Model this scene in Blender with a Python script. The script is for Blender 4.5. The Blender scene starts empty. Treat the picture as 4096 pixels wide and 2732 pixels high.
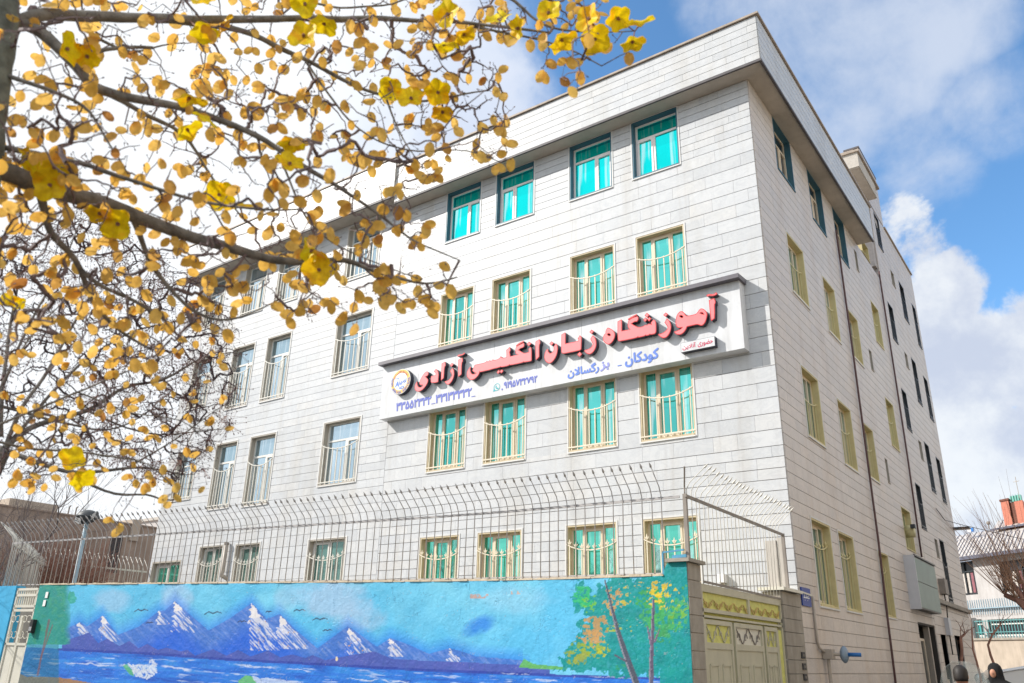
import bpy, math, random
import numpy as np
from mathutils import Vector, Matrix
PI=math.pi
S=bpy.context.scene
COL=S.collection
rnd=random.Random(7)
# ---------------------------------------------------------------- camera
CAMR=np.array([[0.81260939,0.58237083,0.02258748],[-0.19432851,0.30728677,-0.93156389],[-0.54945647,0.75260817,0.36287537]])
FPX=3255.03
CAMP=np.array([4.5808,-14.9123,1.6])
cam=bpy.data.cameras.new('camera'); camo=bpy.data.objects.new('camera',cam); COL.objects.link(camo)
cam.sensor_width=36; cam.lens=FPX*36/4096; cam.clip_start=.1; cam.clip_end=3000
M=Matrix.Identity(4)
for i in range(3):
    M[i][0]=CAMR[0][i]; M[i][1]=-CAMR[1][i]; M[i][2]=-CAMR[2][i]; M[i][3]=CAMP[i]
camo.matrix_world=M
S.camera=camo
cam.dof.use_dof=True; cam.dof.focus_distance=19; cam.dof.aperture_fstop=2.0
S.render.engine='CYCLES'
S.view_settings.view_transform='Standard'; S.view_settings.look='None'; S.view_settings.gamma=1
S.view_settings.exposure=0.30
# survey helpers: where a line of sight measured in the photograph meets a wall plane
def ray(u,v): return CAMR.T@np.array([(u-2048)/FPX,(v-1366)/FPX,1.0])
def on(u,v,ax,val):
    q=ray(u,v); return CAMP+q*((val-CAMP[ax])/q[ax])
def far(u,v,dist):
    q=ray(u,v); return CAMP+q*(dist/math.hypot(q[0],q[1]))
def pix(P):
    q=CAMR@(np.array(P)-CAMP); return 2048+FPX*q[0]/q[2],1366+FPX*q[1]/q[2],q[2]
# ---------------------------------------------------------------- light
SUN=Vector((-.67,-.48,.58)).normalized()
ELEV=math.asin(SUN.z); AZ=math.atan2(SUN.x,SUN.y)
sun=bpy.data.lights.new('sun','SUN'); sun.energy=4.2; sun.angle=math.radians(.53); sun.color=(1,.955,.89)
so=bpy.data.objects.new('sun',sun); COL.objects.link(so); so.rotation_euler=SUN.to_track_quat('Z','Y').to_euler(); so.location=(-20,-20,30)
W=bpy.data.worlds.new('World'); S.world=W; W.use_nodes=True
nt=W.node_tree; nd=nt.nodes; lk=nt.links
for n in list(nd): nd.remove(n)
def N(t,**k):
    n=nd.new(t)
    for a,b in k.items(): setattr(n,a,b)
    return n
out=N('ShaderNodeOutputWorld'); bg=N('ShaderNodeBackground'); bg.inputs[1].default_value=.14
sky=N('ShaderNodeTexSky',sky_type='NISHITA'); sky.sun_disc=False; sky.sun_elevation=ELEV; sky.sun_rotation=AZ
sky.altitude=1100; sky.air_density=1.0; sky.dust_density=.5; sky.ozone_density=3.0
tc=N('ShaderNodeTexCoord')
vec=tc.outputs['Generated']
def math_(op,a,b=None,c=None,clamp=False):
    n=N('ShaderNodeMath',operation=op,use_clamp=clamp)
    for i,x in enumerate((a,b,c)):
        if x is None: continue
        if isinstance(x,(int,float)): n.inputs[i].default_value=x
        else: lk.new(x,n.inputs[i])
    return n.outputs[0]
def noise_(scale,detail,rough=.55,vec_=None,dist=0):
    n=N('ShaderNodeTexNoise'); n.inputs['Scale'].default_value=scale; n.inputs['Detail'].default_value=detail; n.inputs['Roughness'].default_value=rough; n.inputs['Distortion'].default_value=dist
    lk.new(vec_ or vec,n.inputs['Vector']); return n.outputs['Fac']
def smooth(x,a,b,c=0.,d=1.):
    n=N('ShaderNodeMapRange',interpolation_type='SMOOTHSTEP')
    for i,q in enumerate((a,b,c,d)): n.inputs[i+1].default_value=q
    lk.new(x,n.inputs[0]); return n.outputs[0]
def blob(d,deg,hard):   # 1 inside a bank of cloud centred on direction d, falling to 0 outside
    n=N('ShaderNodeVectorMath',operation='DOT_PRODUCT'); lk.new(vec,n.inputs[0]); v=Vector(d).normalized(); n.inputs[1].default_value=v
    m=N('ShaderNodeMapRange',interpolation_type='SMOOTHSTEP'); lk.new(n.outputs['Value'],m.inputs[0])
    m.inputs[1].default_value=math.cos(math.radians(deg*(1+hard))); m.inputs[2].default_value=math.cos(math.radians(deg*(1-hard))); return m.outputs[0]
n1=noise_(5,8,.62,dist=.3); n2=noise_(17,9,.6)
nz=math_('ADD',math_('MULTIPLY',n1,.75),math_('MULTIPLY',n2,.35))          # about .55 mean
def sector(blobs,amp,lo,hi):
    acc=None
    for d,deg,hard,wt in blobs:
        b=math_('MULTIPLY',blob(d,deg,hard),wt); acc=b if acc is None else math_('MAXIMUM',acc,b)
    s=math_('ADD',acc,math_('MULTIPLY',math_('MULTIPLY',math_('SUBTRACT',nz,.55),amp),math_('MULTIPLY',acc,3.,clamp=True))); return smooth(s,lo,hi)
def D(u,v): q=ray(u,v); return q
pale=sector([((-.80,.45,.42),26,.22,1.)],.9,.35,.75)
left=sector([((-.92,.28,.30),20,.40,1.),((-.95,-.25,.4),36,.4,1.),((.75,-.1,.5),45,.5,.8),((-.72,-.30,.5),50,.5,1.),((-.5,-.85,.45),42,.5,.9),((.5,-.8,.35),40,.6,.6)],.55,.30,.75)
veil=sector([(D(3050,-60),4.4,.7,.75),(D(3250,330),5.6,.7,.72),(D(3480,100),5.4,.7,.8),(D(3780,60),3.4,.6,.85),(D(3700,640),2.6,.9,.55),(D(3950,420),2.6,.8,.55),(D(3480,820),2.0,.9,.4),(D(1980,360),2.4,.8,.5)],1.7,.20,1.0)
cum=sector([(D(3620,960),2.1,.9,.8),(D(3740,1160),2.2,.9,.85),(D(3560,1400),3.4,.8,1.),(D(3990,1610),4.4,.8,1.),(D(3800,1850),5.5,.7,1.),(D(4180,1560),4.6,.8,1.),(D(4050,2150),7.,.5,1.),(D(3700,2300),7.,.5,1.),((.35,.93,.12),17,.3,1.),((.7,.7,.2),18,.5,.9)],3.2,.40,.72)
# cloud shading: lighter tops, blue grey bellies
sh=smooth(noise_(9,6,.6),.36,.66)
mixc=N('ShaderNodeMix',data_type='RGBA'); lk.new(sh,mixc.inputs[0]); mixc.inputs[6].default_value=(3.6,3.95,4.75,1); mixc.inputs[7].default_value=(5.3,5.5,5.7,1)
tint=N('ShaderNodeMix',data_type='RGBA',blend_type='MULTIPLY'); tint.inputs[0].default_value=1; lk.new(sky.outputs[0],tint.inputs[6]); tint.inputs[7].default_value=(1.12,1.50,1.58,1)
gain=N('ShaderNodeMix',data_type='RGBA',blend_type='MULTIPLY'); gain.inputs[0].default_value=1; lk.new(tint.outputs[2],gain.inputs[6]); gain.inputs[7].default_value=(1,1,1,1)
def over(base,fac,col):
    m=N('ShaderNodeMix',data_type='RGBA'); lk.new(fac,m.inputs[0]); lk.new(base,m.inputs[6])
    if isinstance(col,tuple): m.inputs[7].default_value=col
    else: lk.new(col,m.inputs[7])
    return m.outputs[2]
c=over(gain.outputs[2],math_('MULTIPLY',veil,.80),(4.2,4.6,5.35,1))
c=over(c,math_('MULTIPLY',cum,.96),mixc.outputs[2])
c=over(c,math_('MULTIPLY',pale,.9),(4.5,4.9,5.7,1))
c=over(c,math_('MULTIPLY',left,.97),(6.1,6.3,6.5,1))
lk.new(c,bg.inputs[0]); lk.new(bg.outputs[0],out.inputs[0])
# ---------------------------------------------------------------- materials
MATS={}
class NB:
    def __init__(s,name):
        s.m=bpy.data.materials.new(name); s.m.use_nodes=True; s.t=s.m.node_tree; s.n=s.t.nodes; s.b=s.n['Principled BSDF']; s.l=s.t.links
    def new(s,t,**k):
        n=s.n.new(t)
        for a,b in k.items(): setattr(n,a,b)
        return n
    def pos(s):
        return s.new('ShaderNodeNewGeometry').outputs['Position']
    def obj(s): return s.new('ShaderNodeTexCoord').outputs['Object']
    def noise(s,v,scale,detail=4,rough=.55,dist=0,sc=None):
        if sc:
            mp=s.new('ShaderNodeMapping'); s.l.new(v,mp.inputs[0]); mp.inputs['Scale'].default_value=sc; v=mp.outputs[0]
        n=s.new('ShaderNodeTexNoise'); n.inputs['Scale'].default_value=scale; n.inputs['Detail'].default_value=detail; n.inputs['Roughness'].default_value=rough; n.inputs['Distortion'].default_value=dist
        s.l.new(v,n.inputs['Vector']); return n.outputs['Fac']
    def ramp(s,x,pts):
        r=s.new('ShaderNodeValToRGB'); e=r.color_ramp.elements
        while len(e)<len(pts): e.new(.5)
        for i,(p,c) in enumerate(pts): e[i].position=p; e[i].color=(*c,1) if len(c)==3 else c
        s.l.new(x,r.inputs[0]); return r.outputs[0]
    def mul(s,a,b,fac=1.,mode='MULTIPLY'):
        m=s.new('ShaderNodeMix',data_type='RGBA',blend_type=mode)
        if isinstance(fac,float): m.inputs[0].default_value=fac
        else: s.l.new(fac,m.inputs[0])
        for i,x in ((6,a),(7,b)):
            if isinstance(x,tuple): m.inputs[i].default_value=(*x[:3],1)
            else: s.l.new(x,m.inputs[i])
        return m.outputs[2]
    def bump(s,h,strength,dist=.01):
        b=s.new('ShaderNodeBump'); b.inputs['Strength'].default_value=strength; b.inputs['Distance'].default_value=dist; s.l.new(h,b.inputs['Height']); s.l.new(b.outputs[0],s.b.inputs['Normal'])
    def col(s,c): 
        if isinstance(c,tuple): s.b.inputs['Base Color'].default_value=(*c[:3],1)
        else: s.l.new(c,s.b.inputs['Base Color'])
    def set(s,rough=.6,metal=0.,spec=.5):
        s.b.inputs['Roughness'].default_value=rough; s.b.inputs['Metallic'].default_value=metal; s.b.inputs['Specular IOR Level'].default_value=spec
def srgb(r,g,b): 
    f=lambda x:(x/255/12.92 if x/255<=.04045 else ((x/255+.055)/1.055)**2.4)
    return (f(r),f(g),f(b))
def simple(name,c,rough=.6,metal=0.,var=.12,scale=6,bump=.0,spec=.5,dirt=0):
    b=NB(name); v=b.obj() ; p=b.pos()
    n=b.noise(p,scale,5)
    lo=tuple(x*(1-var) for x in c); hi=tuple(min(1,x*(1+var)) for x in c)
    col=b.ramp(n,[(.3,lo),(.7,hi)])
    if dirt:
        d=b.noise(p,1.2,6,.65,sc=(3,3,.5)); col=b.mul(col,b.ramp(d,[(.42,(1,1,1)),(.75,(1-dirt,1-dirt*1.05,1-dirt*1.15))]))
    b.col(col); b.set(rough,metal,spec)
    if bump: b.bump(b.noise(p,scale*8,4),bump)
    MATS[name]=b.m; return b.m
def stone(name,c,warm,attr):
    b=NB(name); p=b.pos()
    if attr:
        a=b.new('ShaderNodeAttribute'); a.attribute_name='tone'; t=a.outputs['Fac']
    else: t=b.new('ShaderNodeObjectInfo').outputs['Random']
    tone=b.ramp(t,[(0,(.90,.905,.91)),(.2,(.955,.96,.965)),(.6,(1,1,1)),(.88,(1.0,.985,.965)),(1,(.92,.93,.945))])
    off=b.new('ShaderNodeVectorMath',operation='ADD'); cmb=b.new('ShaderNodeCombineXYZ'); m=b.new('ShaderNodeMath',operation='MULTIPLY'); b.l.new(t,m.inputs[0]); m.inputs[1].default_value=37.; b.l.new(m.outputs[0],cmb.inputs[0]); b.l.new(m.outputs[0],cmb.inputs[1])
    b.l.new(p,off.inputs[0]); b.l.new(cmb.outputs[0],off.inputs[1]); q=off.outputs[0]
    vein=b.noise(q,1.6,8,.68,1.6,sc=(1,1,1.9)); cloud=b.noise(q,4.5,5,.6)
    col=b.mul(tuple(c),tone)
    col=b.mul(col,b.ramp(vein,[(.43,(1,1,1)),(.495,(.90,.905,.915)),(.52,(1,1,1)),(.62,(.93,.935,.945)),(.66,(1,1,1))]))
    col=b.mul(col,b.ramp(cloud,[(.3,(.93,.935,.945)),(.6,(1,1,1))]))
    stain=b.noise(p,.55,6,.62,sc=(2.2,2.2,.45))
    col=b.mul(col,b.ramp(stain,[(.5,(1,1,1)),(.70,(.90,.875,.835) if not warm else (.93,.885,.83))]))
    streak=b.noise(p,1.,5,.6,sc=(7,7,.3)); col=b.mul(col,b.ramp(streak,[(.56,(1,1,1)),(.74,(.92,.905,.89))]))
    b.col(col); b.set(.42,0,.4); b.bump(b.noise(p,40,4),.12,.004)
    MATS[name]=b.m; return b.m
CW=(.635,.645,.655); CS=(.67,.60,.54)
stone('marble',CW,0,0); stone('marble_far',CW,0,1); stone('travertine',CS,1,0); stone('travertine_far',CS,1,1)
simple('mortar',(.42,.39,.38),.9,var=.15)
simple('soffit_plaster',(.50,.455,.40),.8,var=.08,scale=2,bump=.2,dirt=.15)
simple('cap_stone',(.40,.33,.27),.6,var=.15,dirt=.3)
simple('drip_strip',(.10,.09,.095),.6,var=.2)
simple('stone_trim',(.68,.67,.65),.5,var=.03)
simple('teal_reveal',srgb(62,104,122),.45,var=.1)
simple('beige_reveal',srgb(202,186,154),.6,var=.08,dirt=.15)
simple('grey_reveal',srgb(176,168,156),.6,var=.08,dirt=.15)
simple('frame_pinkish',srgb(246,238,234),.4,var=.04,spec=.4)
simple('frame_beige',srgb(222,206,182),.4,var=.05)
simple('frame_white',srgb(225,222,215),.35,var=.04)
simple('frame_dark',(.03,.035,.04),.4,var=.1)
simple('grille_cream',srgb(226,214,192),.45,var=.06)
simple('grille_yellow',srgb(212,202,154),.5,var=.06)
simple('yellow_reveal',srgb(208,194,146),.6,var=.08)
simple('gold',srgb(176,140,90),.45,.3)
def glass(name,c,rough=.03,metal=.85,wav=.35,var=None):
    b=NB(name); p=b.pos(); 
    n=b.noise(p,.9,3,.5); 
    o=b.new('ShaderNodeObjectInfo').outputs['Random']
    v=var or (.86,1.1)
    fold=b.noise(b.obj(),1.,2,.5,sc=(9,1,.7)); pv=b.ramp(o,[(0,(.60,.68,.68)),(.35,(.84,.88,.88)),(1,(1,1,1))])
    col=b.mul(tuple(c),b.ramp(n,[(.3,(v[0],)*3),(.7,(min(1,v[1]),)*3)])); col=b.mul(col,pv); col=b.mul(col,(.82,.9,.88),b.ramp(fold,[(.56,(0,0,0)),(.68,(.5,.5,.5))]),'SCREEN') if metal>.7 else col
    b.col(col); b.set(rough,metal,.6); b.bump(b.noise(p,2.2,1),wav,.004); MATS[name]=b.m; return b.m
glass('glass_cyan',(.0,.95,.93)); glass('glass_teal',(.16,.78,.72)); glass('glass_green',(.17,.74,.58)); glass('glass_sky',(.56,.70,.80)); glass('glass_dark',(.05,.065,.08),.08,.3); glass('glass_side',(.22,.38,.34),.05,.5)
simple('sign_white',(.70,.71,.73),.4,var=.05,scale=3,dirt=.22)
simple('sign_cap',srgb(104,100,108),.5,var=.12,scale=3,dirt=.2)
simple('letter_face',srgb(240,128,132),.5,var=.04,scale=8)
simple('letter_rim',srgb(214,26,34),.4,var=.03)
simple('letter_side',(.028,.03,.05),.45,var=.1)
simple('blue_print',srgb(92,128,214),.5,var=.05,scale=30)
simple('violet_print',srgb(140,146,214),.5,var=.05)
simple('blue_violet_print',srgb(96,110,200),.5,var=.05)
simple('logo_gold',srgb(240,186,78),.5,var=.04); simple('logo_white',srgb(228,234,240),.5,var=.03)
simple('logo_ink',srgb(122,122,176),.5,var=.05); simple('logo_red',srgb(206,110,96),.5,var=.05)
simple('teal_icon',srgb(30,176,186),.5,var=.04); simple('crimson_print',srgb(212,44,92),.5,var=.04)
simple('steel_fence',srgb(176,172,170),.5,.0,var=.12); simple('fence_white',srgb(214,210,200),.5,var=.06)
simple('fence_dark',srgb(140,132,124),.55,.2,var=.15); simple('fence_tip',srgb(96,92,104),.5,.3)
simple('mural_plain',srgb(60,176,224),.6,var=.1,scale=1,dirt=.1)
simple('wall_lip',srgb(196,180,156),.85,var=.2,scale=10,bump=.4)
simple('pillar_stone',srgb(160,152,140),.7,var=.12,dirt=.3,bump=.2)
simple('gate_paint',srgb(192,187,164),.45,var=.05,dirt=.12)
simple('gate_mesh',srgb(208,206,118),.6,var=.12,scale=12)
simple('lamp_dark',(.07,.075,.08),.5,var=.1)
simple('gate_gold',srgb(196,168,104),.5,var=.1)
simple('gate_white',srgb(216,212,198),.45,var=.04)
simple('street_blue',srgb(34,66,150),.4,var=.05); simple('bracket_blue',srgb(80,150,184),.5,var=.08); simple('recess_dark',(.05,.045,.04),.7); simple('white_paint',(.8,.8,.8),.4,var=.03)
simple('black_plastic',(.02,.02,.022),.4); simple('pipe_rust',srgb(88,62,62),.6,var=.2,scale=9)
simple('pipe_grey',srgb(168,158,146),.5,var=.1); simple('regulator_blue',srgb(128,146,164),.4,var=.1); simple('valve_blue',srgb(40,110,180),.4)
simple('box_white',srgb(196,198,204),.4,var=.03,dirt=.1); simple('box_green',srgb(96,124,116),.4,var=.12,scale=2)
simple('asphalt',(.05,.05,.052),.9,var=.2,bump=.4); simple('pavement',(.32,.30,.28),.9,var=.15,bump=.3); simple('kerb_mat',(.4,.39,.37),.9)
simple('earth',(.16,.13,.10),.95,var=.25,scale=1.)
simple('brown_brick',srgb(164,146,132),.9,var=.14,scale=1.4,dirt=.35,bump=.4)
simple('bark',(.22,.20,.175),.85,var=.45,scale=14,bump=.8); simple('bark_green',(.16,.17,.14),.85,var=.5,scale=9,bump=.8)
simple('twig',(.19,.14,.14),.8,var=.3,scale=9); simple('twig_grey',(.17,.14,.135),.85,var=.3)
simple('twig_dark',(.085,.06,.066),.85,var=.3,scale=9); simple('berry',(.15,.07,.06),.6,var=.4)
simple('twig_tan',srgb(168,134,112),.8,var=.3,scale=5); simple('twig_red',srgb(142,104,90),.8,var=.3,scale=5)
simple('house_white',srgb(190,186,184),.8,var=.06,scale=1,dirt=.2,bump=.2); simple('tin_roof',srgb(206,198,190),.5,.2,var=.12,scale=1.5,dirt=.15); simple('tin_dark',srgb(96,98,112),.5,.2)
simple('red_brick',srgb(184,114,94),.85,var=.12,scale=5,bump=.3); simple('brick_dark',srgb(110,70,58),.85); simple('tank_green',srgb(112,176,160),.5,var=.15)
simple('low_wall',srgb(186,172,156),.85,var=.1,scale=1.5,dirt=.2,bump=.3); simple('rail_blue',srgb(150,172,184),.5)
simple('turquoise_rail',srgb(104,160,160),.5)
simple('window_dark',(.03,.03,.035),.3); simple('curtain_light',srgb(196,188,180),.8,var=.2); simple('curtain_rose',srgb(150,96,104),.8,var=.2)
simple('house_cream',srgb(222,204,176),.85,var=.06,dirt=.1)
simple('black_cloth',(.008,.008,.009),.95,var=.2); simple('skin',srgb(190,138,112),.6,var=.06); simple('hair',(.02,.016,.014),.6); simple('jacket',(.07,.07,.085),.9,var=.2)
simple('car_paint',(.78,.79,.80),.25,var=.01,spec=.6); simple('rubber',(.02,.02,.02),.8); simple('chrome',(.6,.6,.62),.2,.9); simple('plaster_grey',srgb(190,184,176),.85,var=.06,dirt=.15)
b=NB('clear_plastic'); b.col((.5,.55,.53)); b.set(.3,0,.2); b.b.inputs['Alpha'].default_value=.18; MATS['clear_plastic']=b.m
def leafmat(name,c1,c2,c3,tr):
    b=NB(name); o=b.new('ShaderNodeObjectInfo').outputs['Random']; p=b.pos()
    a=b.new('ShaderNodeAttribute'); a.attribute_name='tone'
    ad=b.new('ShaderNodeMath',operation='ADD'); b.l.new(o,ad.inputs[0]); b.l.new(a.outputs['Fac'],ad.inputs[1]); fr=b.new('ShaderNodeMath',operation='FRACT'); b.l.new(ad.outputs[0],fr.inputs[0])
    col=b.ramp(fr.outputs[0],[(0,c1),(.8,c2),(.9,c2),(1,c3)])
    blot=b.noise(p,28,4,.6); col=b.mul(col,b.ramp(blot,[(.36,(.84,.78,.70)),(.58,(1.05,1.05,1.05))]))
    if name=='flower_yellow': col=b.mul(col,b.ramp(b.noise(p,11,3,.5),[(.34,(1,.74,.6)),(.48,(1,1,1))]))
    b.col(col); b.set(.5,0,.3)
    t=b.new('ShaderNodeBsdfTranslucent'); b.l.new(col,t.inputs[0]); mx=b.new('ShaderNodeMixShader'); mx.inputs[0].default_value=tr
    o_=b.n['Material Output']; b.l.new(b.b.outputs[0],mx.inputs[1]); b.l.new(t.outputs[0],mx.inputs[2]); b.l.new(mx.outputs[0],o_.inputs[0]); b.bump(b.noise(p,60,3),.3,.003)
    MATS[name]=b.m
leafmat('leaf_gold',srgb(240,188,84),srgb(248,204,108),srgb(180,122,64),.48)
leafmat('flower_yellow',srgb(255,232,20),srgb(252,214,24),srgb(248,190,30),.35)
# ---------------------------------------------------------------- mesh helpers
class MB:
    def __init__(s): s.v=[]; s.f=[]; s.mi=[]; s.tone=[]; s.sm=False
    def add(s,v,f,mi=0,tone=0.):
        o=len(s.v); s.v+= [tuple(map(float,x)) for x in v]; s.f+=[tuple(i+o for i in q) for q in f]; s.mi+=[mi]*len(f); s.tone+=[tone]*len(f); return s
    def box(s,a,b,mi=0,tone=0.):
        x0,y0,z0=a; x1,y1,z1=b
        return s.add([(x0,y0,z0),(x1,y0,z0),(x1,y1,z0),(x0,y1,z0),(x0,y0,z1),(x1,y0,z1),(x1,y1,z1),(x0,y1,z1)],[(0,3,2,1),(4,5,6,7),(0,1,5,4),(1,2,6,5),(2,3,7,6),(3,0,4,7)],mi,tone)
    def quad(s,p,mi=0,tone=0.): return s.add(p,[tuple(range(len(p)))],mi,tone)
    def tube(s,pts,rad,n=6,mi=0,cap=True):
        pts=[Vector(p) for p in pts]
        if isinstance(rad,(int,float)): rad=[rad]*len(pts)
        V=[];F=[]; up=None
        for i,p in enumerate(pts):
            t=(pts[min(i+1,len(pts)-1)]-pts[max(i-1,0)])
            if t.length<1e-9: t=Vector((0,0,1))
            t.normalize()
            if up is None: up=t.orthogonal().normalized()
            up=(up-t*up.dot(t)); up=up.normalized() if up.length>1e-6 else t.orthogonal().normalized()
            w=t.cross(up)
            for k in range(n):
                a=2*PI*k/n; V.append(p+up*(math.cos(a)*rad[i])+w*(math.sin(a)*rad[i]))
        for i in range(len(pts)-1):
            for k in range(n): F.append((i*n+k,i*n+(k+1)%n,(i+1)*n+(k+1)%n,(i+1)*n+k))
        if cap: F.append(tuple(range(n-1,-1,-1))); F.append(tuple((len(pts)-1)*n+k for k in range(n)))
        return s.add(V,F,mi)
    def bar(s,a,b,w,h=None,mi=0):    # rectangular bar
        a=Vector(a);b=Vector(b);t=(b-a).normalized(); h=h or w
        u=Vector((0,0,1)) if abs(t.z)<.9 else Vector((0,1,0)); r=t.cross(u).normalized()*(w/2); u=r.cross(t).normalized()*(h/2)
        V=[a-r-u,a+r-u,a+r+u,a-r+u,b-r-u,b+r-u,b+r+u,b-r+u]
        return s.add(V,[(0,3,2,1),(4,5,6,7),(0,1,5,4),(1,2,6,5),(2,3,7,6),(3,0,4,7)],mi)
    def loft(s,rings,mi=0,caps=True):
        n=len(rings[0]); V=[p for r in rings for p in r]; F=[]
        for i in range(len(rings)-1):
            for k in range(n): F.append((i*n+k,i*n+(k+1)%n,(i+1)*n+(k+1)%n,(i+1)*n+k))
        if caps: F.append(tuple(range(n-1,-1,-1))); F.append(tuple((len(rings)-1)*n+k for k in range(n)))
        return s.add(V,F,mi)
    def prism(s,poly,d0,d1,ax='y',mi=0):  # poly (u,z) extruded along y (d0..d1) or x
        n=len(poly)
        P=(lambda u,z,d:(u,d,z)) if ax=='y' else ((lambda u,z,d:(d,u,z)) if ax=='x' else (lambda u,z,d:(u,z,d)))
        V=[P(u,z,d0) for u,z in poly]+[P(u,z,d1) for u,z in poly]
        return s.add(V,[tuple(range(n)),tuple(range(2*n-1,n-1,-1))]+[(i,i+n,(i+1)%n+n,(i+1)%n) for i in range(n)],mi)
    def ball(s,c,r,mi=0,n=8,m=5,sc=(1,1,1)):
        V=[];F=[]
        for j in range(m+1):
            th=PI*j/m
            for k in range(n): V.append((c[0]+r*sc[0]*math.sin(th)*math.cos(2*PI*k/n),c[1]+r*sc[1]*math.sin(th)*math.sin(2*PI*k/n),c[2]+r*sc[2]*math.cos(th)))
        for j in range(m):
            for k in range(n): F.append((j*n+k,(j+1)*n+k,(j+1)*n+(k+1)%n,j*n+(k+1)%n))
        return s.add(V,F,mi)
    def mesh(s,name,mats,smooth=False,tone=False):
        me=bpy.data.meshes.new(name); me.from_pydata(s.v,[],s.f); 
        for m in (mats if isinstance(mats,(list,tuple)) else [mats]): me.materials.append(MATS[m])
        if any(s.mi): me.polygons.foreach_set('material_index',s.mi)
        if smooth: me.polygons.foreach_set('use_smooth',[True]*len(s.f))
        if tone:
            a=me.attributes.new('tone','FLOAT','FACE'); a.data.foreach_set('value',s.tone)
        me.update(); return me
    def build(s,name,mats,parent=None,smooth=False,tone=False,**k):
        return ob(name,s.mesh(name,mats,smooth,tone),parent,**k)
def ob(name,me,parent=None,loc=None,rotz=0,label=None,cat=None,group=None,kind=None,rot=None,scale=None):
    o=bpy.data.objects.new(name,me); COL.objects.link(o)
    if parent: o.parent=parent
    if loc is not None: o.location=loc
    if rotz: o.rotation_euler=(0,0,rotz)
    if rot: o.rotation_euler=rot
    if scale: o.scale=scale
    if label: o['label']=label
    if cat: o['category']=cat
    if group: o['group']=group
    if kind: o['kind']=kind
    return o
def thing(name,label,cat,loc=(0,0,0),rotz=0,group=None): return ob(name,None,None,loc,rotz,label,cat,group)
def bake(curve_obj,name,parent,loc=None):
    dg=bpy.context.evaluated_depsgraph_get(); me=bpy.data.meshes.new_from_object(curve_obj.evaluated_get(dg)); me.name=name
    return me
def text_mesh(s,size,mat,bold=0.,extrude=0.,spacing=1.,shear=0.,align='LEFT'):
    c=bpy.data.curves.new('t','FONT'); c.body=s; c.size=size; c.space_character=spacing; c.shear=shear; c.align_x=align; c.extrude=extrude; c.resolution_u=3
    o=bpy.data.objects.new('t',c); COL.objects.link(o); bpy.context.view_layer.update()
    dg=bpy.context.evaluated_depsgraph_get(); me=bpy.data.meshes.new_from_object(o.evaluated_get(dg))
    V=[v.co.copy() for v in me.vertices]; F=[tuple(p.vertices) for p in me.polygons]
    bpy.data.objects.remove(o); bpy.data.meshes.remove(me); bpy.data.curves.remove(c)
    b=MB(); k=0
    offs=[(0,0)]+([(bold,0),(-bold,0),(0,bold),(0,-bold),(bold*.7,bold*.7),(-bold*.7,-bold*.7)] if bold else [])
    for dx,dy in offs:
        b.add([(v.x+dx,v.y+dy,v.z+k*.0004) for v in V],F); k+=1
    return b.mesh('lettering',mat)
def poly_mesh(outer,holes,mat,extrude=0.,offset=0.,name='letter'):
    c=bpy.data.curves.new('c','CURVE'); c.dimensions='2D'; c.fill_mode='BOTH'; c.extrude=extrude; c.offset=offset
    for pts in [outer]+list(holes):
        sp=c.splines.new('POLY'); sp.points.add(len(pts)-1); sp.use_cyclic_u=True
        for i,(x,y) in enumerate(pts): sp.points[i].co=(x,y,0,1)
    o=bpy.data.objects.new('c',c); COL.objects.link(o); bpy.context.view_layer.update()
    dg=bpy.context.evaluated_depsgraph_get(); me=bpy.data.meshes.new_from_object(o.evaluated_get(dg)); me.name=name
    bpy.data.objects.remove(o); me.materials.clear(); me.materials.append(MATS[mat]); return me
def smooth_poly(pts,keep=50):   # Chaikin once, keeps sharp corners
    out=[];n=len(pts)
    for i in range(n):
        a=Vector(pts[i-1]);b=Vector(pts[i]);c=Vector(pts[(i+1)%n]); u=(b-a);w=(c-b)
        ang=math.degrees(u.angle(w,0)) if u.length>1e-6 and w.length>1e-6 else 0
        if ang>keep: out.append((b.x,b.y))
        else: out.append(tuple(b-u*.25)); out.append(tuple(b+w*.25))
    return out
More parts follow.
